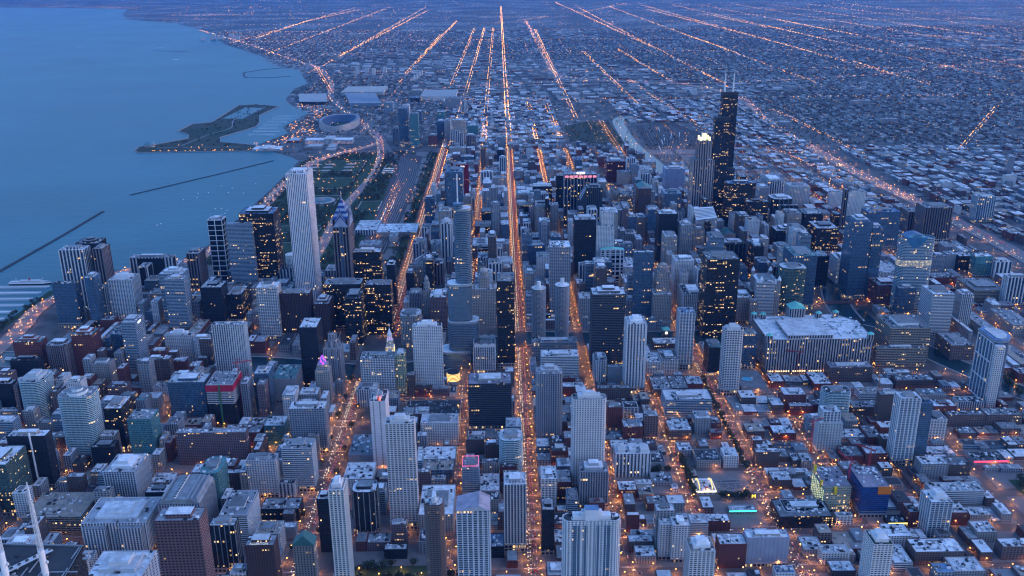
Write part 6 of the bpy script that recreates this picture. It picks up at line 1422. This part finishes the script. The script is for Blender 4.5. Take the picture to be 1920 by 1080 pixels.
def inpoly(x, y, P_):
    c = False
    for (a, b), (d, e) in zip(P_, P_[1:] + P_[:1]):
        if (b > y) != (e > y) and x < (d - a) * (y - b) / (e - b) + a: c = not c
    return c
LAWN = [(-900, -640, 1180, 1420), (-545, -490, 1150, 1330), (-860, -680, 60, 190), (-790, -650, 640, 790), (-850, -640, 300, 380), (-860, -640, 900, 1080), (-560, -480, 560, 700)]
for k in range(5200):
    x, y = rnd.uniform(-940, -330), rnd.uniform(-180, 1600)
    if not inpoly(x, y, PARK) or any(a < x < b and c < y < d for a, b, c, d in LAWN) or -492 < x < -375 or abs(x + 600) < 26 or hit(x - 6, x + 6, y - 6, y + 6, 0) and any(f[0] < x < f[1] and f[2] < y < f[3] for f in FOOT): continue
    if min(abs(x - p[0]) + abs(y - p[1]) for p in LSD) < 40: continue
    r = rnd.uniform(4, 7); leaves(tm, x, y, 1, r, rnd.uniform(8, 13), 26, rnd, 1.7)
for k in range(2600):
    x, y = rnd.uniform(-1700, 700), rnd.uniform(1500, 4600)
    c = coastx(y)
    if inpoly(x, y, ISLE) and rnd.random() < .7 or c + 15 < x < c + 170 and rnd.random() < .7 or 300 < x < 560 and 1720 < y < 2400 and not inriver(x - 3, x + 3, y - 3, y + 3, 0):
        if not any(f[0] - 4 < x < f[1] + 4 and f[2] - 4 < y < f[3] + 4 for f in FOOT): leaves(tm, x, y, 0, rnd.uniform(4, 8), rnd.uniform(5, 10), 18, rnd, 2.2)
for k in range(14000):
    y = rnd.uniform(1650, 8000); x = rnd.uniform(-1, 1) * (y + 2470) * .6
    if x < coastx(y) + 40 or (-330 < x < 1400 and y < 3200 and rnd.random() < .6) or ind(x, y): continue
    leaves(tm, x, y, 0, rnd.uniform(5, 8), rnd.uniform(8, 12), 8, rnd, 3.0)
tm.build('park_trees', None, kind='stuff')
pl_ = MB(); PTH = plain('park_path', (.3, .28, .27), .9)
for a, b, c, d in LAWN: 
    for q in ((a, b, c, c + 4), (a, b, d - 4, d), (a, a + 4, c, d), (b - 4, b, c, d)): pl_.face([(q[0], q[2], .3), (q[1], q[2], .3), (q[1], q[3], .3), (q[0], q[3], .3)], PTH)
for cx_, cy_, rr_ in ((-711, 715, 52),): pl_.face([(*p, .45) for p in ngon(cx_, cy_, rr_, 32)], plain('plaza_pink', (.42, .32, .32), .9))
for cx_ in (-850, -790, -700): 
    for cy_ in (1225, 1290, 1350): pl_.face([(cx_ + 40 * math.cos(t) * .6, cy_ + 14 * math.sin(t), .32) for t in np.linspace(0, 2 * pi, 12)[:-1]], PTH)
for cy_ in (1165, 1200, 1240): pl_.face([(x_, y_, .33) for x_, y_ in rect(-543, -492, cy_, cy_ + 18)], plain('lit_court', (.6, .58, .52), .9))
pl_.build('park_paths', None, kind='structure')
o = empty('fountain', 'round fountain on the pink plaza right of the tallest white tower', 'fountain', (-711, 715, 0)); mb = MB(); mb.prism(ngon(0, 0, 40, 32), .4, 1.6, STEEL, WAT); mb.build('basin', o); mb = MB(); mb.prism(ngon(0, 0, 16, 20), 1.6, 4, CONC, CONC); mb.prism(ngon(0, 0, 8, 16), 4, 7, CONC, CONC); mb.build('bowls', o)
o = empty('band_shell', 'silver curling band shell by the park theatre', 'band shell', (-520, 330, 0)); mb = MB()
for k in range(9): a = -1.2 + k * .3; mb.face([(0, 0, 2), (22 * sin(a), -4 - 6 * cos(a), 6 + 18 * cos(a)), (22 * sin(a + .25), -4 - 6 * cos(a + .25), 6 + 18 * cos(a + .25))], plain('shell_steel', (.6, .62, .66), .3, .6)); mb.box(-14 + k * 3, -12 + k * 3, 0, 8, 0, 10 + 4 * cos(a), STEEL)
mb.build('steel_sails', o)
# ---------------------------------------------------------------- street lamps and traffic
lp = MB(); lp.prism(ngon(0, 0, .12, 6), 0, 9, STEEL); lp.bar((0, 0, 8.9), (1.9, 0, 9.2), .12, STEEL)
hd = MB(); hd.box(1.1, 2.7, -.5, .5, 9.15, 9.75, LAMPLENS, LAMPLENS); fc = MB(); fc.face([(1.15, .45, 9.1), (2.65, .45, 9.1), (2.65, -.45, 9.1), (1.15, -.45, 9.1)], LAMPFACE)
la = empty('street_lamp', 'orange street lamp on a thin grey pole', 'street lamp', (0, 0, 0), 'orange street lamps along the streets'); lpo = lp.build('pole', la); hdo = hd.build('lamp_head', la); fco = fc.build('lamp_glass', hdo)
spots = []
def lampline(x, y0, y1, off, step, on=1.):
    y = y0; k = 0
    while y < y1:
        if R.random() < on and min(abs(y - p) for p in EW) > 5 and not inriver(x - 1, x + 1, y - 1, y + 1, -14): 
            s_ = 1 if k % 2 else -1; spots.append((x + s_ * off, y, 0 if s_ < 0 else pi))
        y += step; k += 1
for x, w_ in NS:
    if x < -445: lampline(x, -1600, -500, w_ / 2, 34)
    elif x == -2: lampline(x, -1600, 4200, w_ / 2, 15)
    elif x == 381: lampline(x, -1600, 900, w_ / 2, 15)
    elif x in (-122, 134, 257, 510): lampline(x, -1600, 2400, w_ / 2, 21)
    else: lampline(x, -1600, 1000, w_ / 2, 30)
lampline(-342, -1600, -780, 18, 15); lampline(-305, -560, 2600, 18, 13); lampline(134, 1000, 3300, 9, 24)
for y in EW:
    x = max(coastx(y) + 150, -1000) if y < -200 else -290; k = 0
    while x < 1500:
        if not inriver(x - 2, x + 2, y - 2, y + 2, -8): s_ = 1 if k % 2 else -1; spots.append((x, y + s_ * EWW.get(y, 17) / 2, pi / 2 if s_ < 0 else -pi / 2))
        x += 30; k += 1
for P_, st in ((COL, 26), (LSD[:60], 45), (EXP[20:60], 40)):
    acc = 0
    for a, b in zip(P_, P_[1:]):
        L = math.dist(a, b); acc += L
        while acc > st: acc -= st; spots.append((b[0] - 16, b[1], 0)); spots.append((b[0] + 16, b[1], pi)); 
def vis(p): x, y, z = scr(p[0], p[1], 9); return -20 < x < 1940 and y < 1095
spots = [p for p in spots if vis(p)]; spots.sort(key=lambda p: math.dist(p[:2], (CAM.x, CAM.y)))
first = True
for x, y, a in spots[:290]:
    if first: la.location = (x, y, 0); la.rotation_euler.z = a; first = False; continue
    o = la.copy(); C.objects.link(o); o.location = (x, y, 0); o.rotation_euler.z = a
    q = lpo.copy(); C.objects.link(q); q.parent = o; h_ = hdo.copy(); C.objects.link(h_); h_.parent = o; g = fco.copy(); C.objects.link(g); g.parent = h_
sl_ = MB()
for x, y, a in spots[290:]:
    c_, s_ = cos(a), sin(a); T_ = lambda px, py, pz: (x + px * c_ - py * s_, y + px * s_ + py * c_, pz); k = 1.0 if y < 600 else 1.5
    sl_.bar(T_(0, 0, 0), T_(0, 0, 9), .2, STEEL)
    for f_ in (((1.1, -.5), (2.7, -.5)), ((2.7, -.5), (2.7, .5)), ((2.7, .5), (1.1, .5)), ((1.1, .5), (1.1, -.5))): sl_.face([T_(*f_[0], 9.15), T_(*f_[1], 9.15), T_(*f_[1], 9.15 + .6 * k), T_(*f_[0], 9.15 + .6 * k)], LAMPLENS)
    sl_.face([T_(1.1, -.5, 9.15 + .6 * k), T_(2.7, -.5, 9.15 + .6 * k), T_(2.7, .5, 9.15 + .6 * k), T_(1.1, .5, 9.15 + .6 * k)], LAMPLENS); sl_.face([T_(1.15, .45, 9.1), T_(2.65, .45, 9.1), T_(2.65, -.45, 9.1), T_(1.15, -.45, 9.1)], LAMPFACE)
sl_.build('distant_street_lamps', None, kind='stuff')
# lights of the far roads and districts
FLM = [glow('far_orange', (1, .36, .08), 9), glow('far_pale', (1, .62, .34), 7), glow('far_red', (1, .2, .12), 6)]
fl_ = MB()
def lightbox(x, y, z, s_, m): fl_.box(x - s_, x + s_, y - s_, y + s_, z, z + s_ * 1.4, m)
BR = {31: 2., 28: 1.3, 18: 1.2}
MORE = [((X_, 3600 + (X_ * 7) % 900), (X_, 17000)) for X_ in (1560, 2230, 2980, 3640, 4220, 4970, 5640, 6450, 7250, -1590, -2360, -3100)] + [((coastx(Y_) + 200, Y_), ((Y_ + 2470) * .6, Y_)) for Y_ in (3230, 4840, 6450, 8060, 9670, 11300, 12900, 14500, 17700)]
for i_, (a, b) in enumerate(DIAG + MORE):
    L = math.dist(a, b); k = 0
    while k < L:
        t = k / L; x, y = a[0] + (b[0] - a[0]) * t, a[1] + (b[1] - a[1]) * t; dd = max(2000, y + 2470); step = 9 + dd * .0022
        if R.random() < .85 and x > coastx(y) + 60 and y < 19000: lightbox(x + R.choice((-9, 9)), y, 9, min(2.0, .4 + dd / 8500) * R.uniform(.6, 1.1), R.choice((FLM[0], FLM[0], FLM[0], FLM[1])))
        k += step / BR.get(i_, 1) * (1 if i_ < len(DIAG) else 1.5)
for P_ in (LSD[50:], EXP[30:], EX3, EX4, EX2):
    for a, b in zip(P_, P_[1:]):
        n = max(1, int(math.dist(a, b) / 45))
        for k in range(n): t = R.random(); dd = a[1] + 2470; lightbox(a[0] + (b[0] - a[0]) * t + R.uniform(-20, 20), a[1] + (b[1] - a[1]) * t, 8, min(2.2, .5 + dd / 7000) * .8, R.choice(FLM))
for gx in range(-7000, 9000, 201):
    for gy in range(1700, 9500, 201):
        if abs(gx) > (gy + 2470) * .62 or gx < coastx(gy) + 80 or ind(gx, gy): continue
        dd = gy + 2470; n = 4 if gy < 4500 else 2
        for k in range(n):
            if R.random() < .45: lightbox(gx, gy + k * 200 / n, 7, min(1.6, .4 + dd / 9000) * R.uniform(.4, .9), R.choice((FLM[0], FLM[0], FLM[1])))
            if R.random() < .35: lightbox(gx + k * 200 / n, gy, 7, min(1.6, .4 + dd / 9000) * R.uniform(.4, .9), R.choice((FLM[0], FLM[0], FLM[1])))
for k in range(4500):
    y = 1500 + 20500 * R.random() ** 1.5; x = R.uniform(-1, 1) * (y + 2470) * .6
    if x < coastx(y) + 60: continue
    if sin(x * .002) + sin(y * .0011 + x * .0006) + R.uniform(-1, 1) < -.2: continue
    dd = y + 2470; lightbox(x, y, R.uniform(5, 9), min(2.8, .35 + dd / 7500) * R.uniform(.35, 1), R.choice((FLM[0], FLM[0], FLM[0], FLM[1])))
for k in range(260):
    x, y = R.uniform(-930, -340), R.uniform(-150, 1600); lightbox(x, y, 5, .7, FLM[0])
for k in range(170):
    y = R.uniform(1650, 3200); c = coastx(y) + R.uniform(20, 160); lightbox(c, y, 6, .9, FLM[0])
for k in range(34): lightbox(R.uniform(-1700, -1150), R.uniform(1660, 1680) if R.random() < .6 else R.uniform(1700, 1850), 5, .8, FLM[0])
fl_.build('distant_lights', None, kind='stuff')
# cars
CARM = [plain('car_' + n, c, .35, .2, .05) for n, c in (('white', (.6, .6, .62)), ('black', (.03, .03, .035)), ('silver', (.35, .36, .38)), ('red', (.35, .03, .03)), ('blue', (.05, .1, .25)))]; GLS = plain('car_glass', (.02, .025, .03), .1, .2)
def carmesh(m, lit):
    mb = MB(); pl = cham(-.92, .92, -2.3, 2.3, .35, 2); mb.prism(pl, .35, .95, m, m, bottom=True); q = cham(-.8, .8, -1.2, 1.45, .3, 2); q2 = [(p[0] * .84, p[1] * .8 + .08) for p in q]
    for k in range(len(q)): j = (k + 1) % len(q); mb.face([(*q[k], .95), (*q[j], .95), (*q2[j], 1.45), (*q2[k], 1.45)], GLS)
    mb.face([(*p, 1.45) for p in q2], m)
    for sx in (-1, 1):
        for y in (-1.45, 1.45):
            w_ = [(sx * .93, y + .33 * cos(t), .33 + .33 * sin(t)) for t in np.linspace(0, 2 * pi, 9)[:-1]]; mb.face(w_ if sx > 0 else w_[::-1], DARK)
        if lit: mb.box(sx * .6 - .28, sx * .6 + .28, -2.42, -2.28, .5, .85, TAIL); mb.box(sx * .6 - .28, sx * .6 + .28, 2.28, 2.42, .5, .85, HEAD)
    return mb
CN = ['white', 'black', 'silver', 'red', 'blue']; proto = {}
def car(x, y, a, ci, lit, st, grp):
    o = None
    if (ci, lit) not in proto: o = carmesh(CARM[ci], lit).build('parked_car' if not lit else 'moving_car', None); proto[(ci, lit)] = o
    else: o = proto[(ci, lit)].copy(); C.objects.link(o)
    o.location = (x, y, .17); o.rotation_euler.z = a; o['label'] = ('%s car with lights on %s' if lit else '%s car parked %s') % (CN[ci], st); o['category'] = 'car'; o['group'] = grp
cars = []
ST = [(-342, 36, -1560, -800, 7.5, 'on the crowded avenue left of the white slab towers'), (-2, 27, -1560, -640, 9, 'on the long straight bright avenue'), (381, 30, -1560, -640, 14, 'on the wide boulevard by the restaurants'), (-122, 20, -1560, -780, 12, 'on the street right of the tall white grid tower'), (257, 18, -1560, -640, 13, 'on the street left of the fast food restaurant'), (134, 18, -1560, -640, 20, 'on the street behind the symmetrical tower'), (510, 20, -1560, -850, 26, 'on the sloping street by the yellow framed tower'), (-560, 18, -1500, -720, 26, 'on a street between the left towers')]
for x, w_, y0, y1, st, lb in ST:
    for lane in ([-1, 1] if w_ < 22 else [-1.9, -.8, .8, 1.9]):
        y = y0 + R.uniform(0, 10)
        while y < y1:
            if R.random() < .8 and not inriver(x - 3, x + 3, y, y, -10): cars.append((x + lane * 3.3, y, pi if lane < 0 else 0, lb, True))
            y += R.uniform(.7, 1.6) * st
for y in EW[:9]:
    for lane in (-1, 1):
        x = -900
        while x < 900:
            if R.random() < .5: cars.append((x, y + lane * 3.2, pi / 2 * lane, 'on a cross street', True))
            x += R.uniform(20, 60)
lotsP = [(312, 352, -1236, -1186, 'in the restaurant car park'), (1000, 1088, -1418, -1335, 'in the car park at the right'), (640, 700, -1290, -1260, 'in the car park by the garage'), (780, 838, -1300, -1290, 'beside the grove'), (645, 690, -1450, -1420, 'in the yard behind the fan box roof'), (455, 500, -1400, -1370, 'beside the small white office')]
for x0, x1, y0, y1, lb in lotsP:
    y = y0
    while y < y1:
        x = x0
        while x < x1:
            if R.random() < .7 and not any(f[0] - 2 < x < f[1] + 2 and f[2] - 3 < y < f[3] + 3 for f in FOOT): cars.append((x, y, 0, lb, False))
            x += 3
        y += 9 if int((y - y0) / 5) % 2 else 6
cars = [c for c in cars if vis(c)]; cars.sort(key=lambda c: math.dist(c[:2], (CAM.x, CAM.y)))
for x, y, a, lb, lit in cars[:290]: car(x, y, a, R.choice((0, 0, 1, 1, 2, 2, 3, 4)), lit, lb, 'cars ' + lb)
tr = MB()
def slowcar(x, y, a, lit=True):
    c_, s_ = cos(a), sin(a); T_ = lambda px, py: (x + px * c_ - py * s_, y + px * s_ + py * c_); tr.prism([T_(-.9, -2.2), T_(.9, -2.2), T_(.9, 2.2), T_(-.9, 2.2)], .4, 1.0, R.choice(CARM), DARK); tr.prism([T_(-.8, -1.2), T_(.8, -1.2), T_(.8, 1.3), T_(-.8, 1.3)], 1.0, 1.45, GLS, CARM[2])
    if lit: tr.prism([T_(-.8, -2.35), T_(.8, -2.35), T_(.8, -2.21), T_(-.8, -2.21)], .5, .9, TAIL, TAIL); tr.prism([T_(-.8, 2.21), T_(.8, 2.21), T_(.8, 2.35), T_(-.8, 2.35)], .5, .9, HEAD, HEAD)
for x, y, a, lb, lit in cars[290:]: slowcar(x, y, a, lit)
for x, w_, y0, y1, st in ((-2, 27, -640, 3200, 12), (-305, 36, -560, 2400, 13), (-122, 20, -560, 2200, 22), (381, 30, -560, 900, 22), (134, 18, -560, 1500, 26), (257, 18, -560, 1100, 26), (510, 20, -500, 600, 30)):
    for lane in (-2.4, -.8, .8, 2.4):
        y = y0
        while y < y1:
            if not inriver(x - 2, x + 2, y, y, -10): slowcar(x + lane * w_ / 8, y, pi if lane < 0 else 0)
            y += R.uniform(.6, 1.5) * st
for P_, w_, n_ in ((LSD, 34, 700), (COL, 24, 260), (EXP, 46, 800), (EX4, 26, 260)):
    for k in range(n_):
        j = R.randrange(len(P_) - 1); t = R.random(); a, b = P_[j], P_[j + 1]; ang = math.atan2(-(b[0] - a[0]), b[1] - a[1]); s_ = R.choice((-1, 1)); q = s_ * R.uniform(3, w_ / 2); x = a[0] + (b[0] - a[0]) * t + q * cos(ang); y = a[1] + (b[1] - a[1]) * t + q * sin(ang); z0 = len(tr.v); slowcar(x, y, ang + (pi if s_ < 0 else 0)); zz = 1.3
        for v_ in range(z0, len(tr.v)): p = tr.v[v_]; tr.v[v_] = (p[0], p[1], p[2] + zz)
tr.build('distant_traffic', None, kind='stuff')
# ---------------------------------------------------------------- air
hz = MB(); hz.box(-45000, 45000, -3600, 45000, -1, 900, STEEL, STEEL, bottom=True); h = hz.build('haze', None, kind='stuff')
m = bpy.data.materials.new('haze_air'); m.use_nodes = True; nt = m.node_tree; nt.nodes.clear(); out = nt.nodes.new('ShaderNodeOutputMaterial'); pv = nt.nodes.new('ShaderNodeVolumePrincipled')
pv.inputs['Color'].default_value = (.06, .34, 1, 1); pv.inputs['Density'].default_value = 1.7e-5; pv.inputs['Anisotropy'].default_value = 0
nt.links.new(pv.outputs[0], out.inputs['Volume']); h.data.materials.clear(); h.data.materials.append(m)
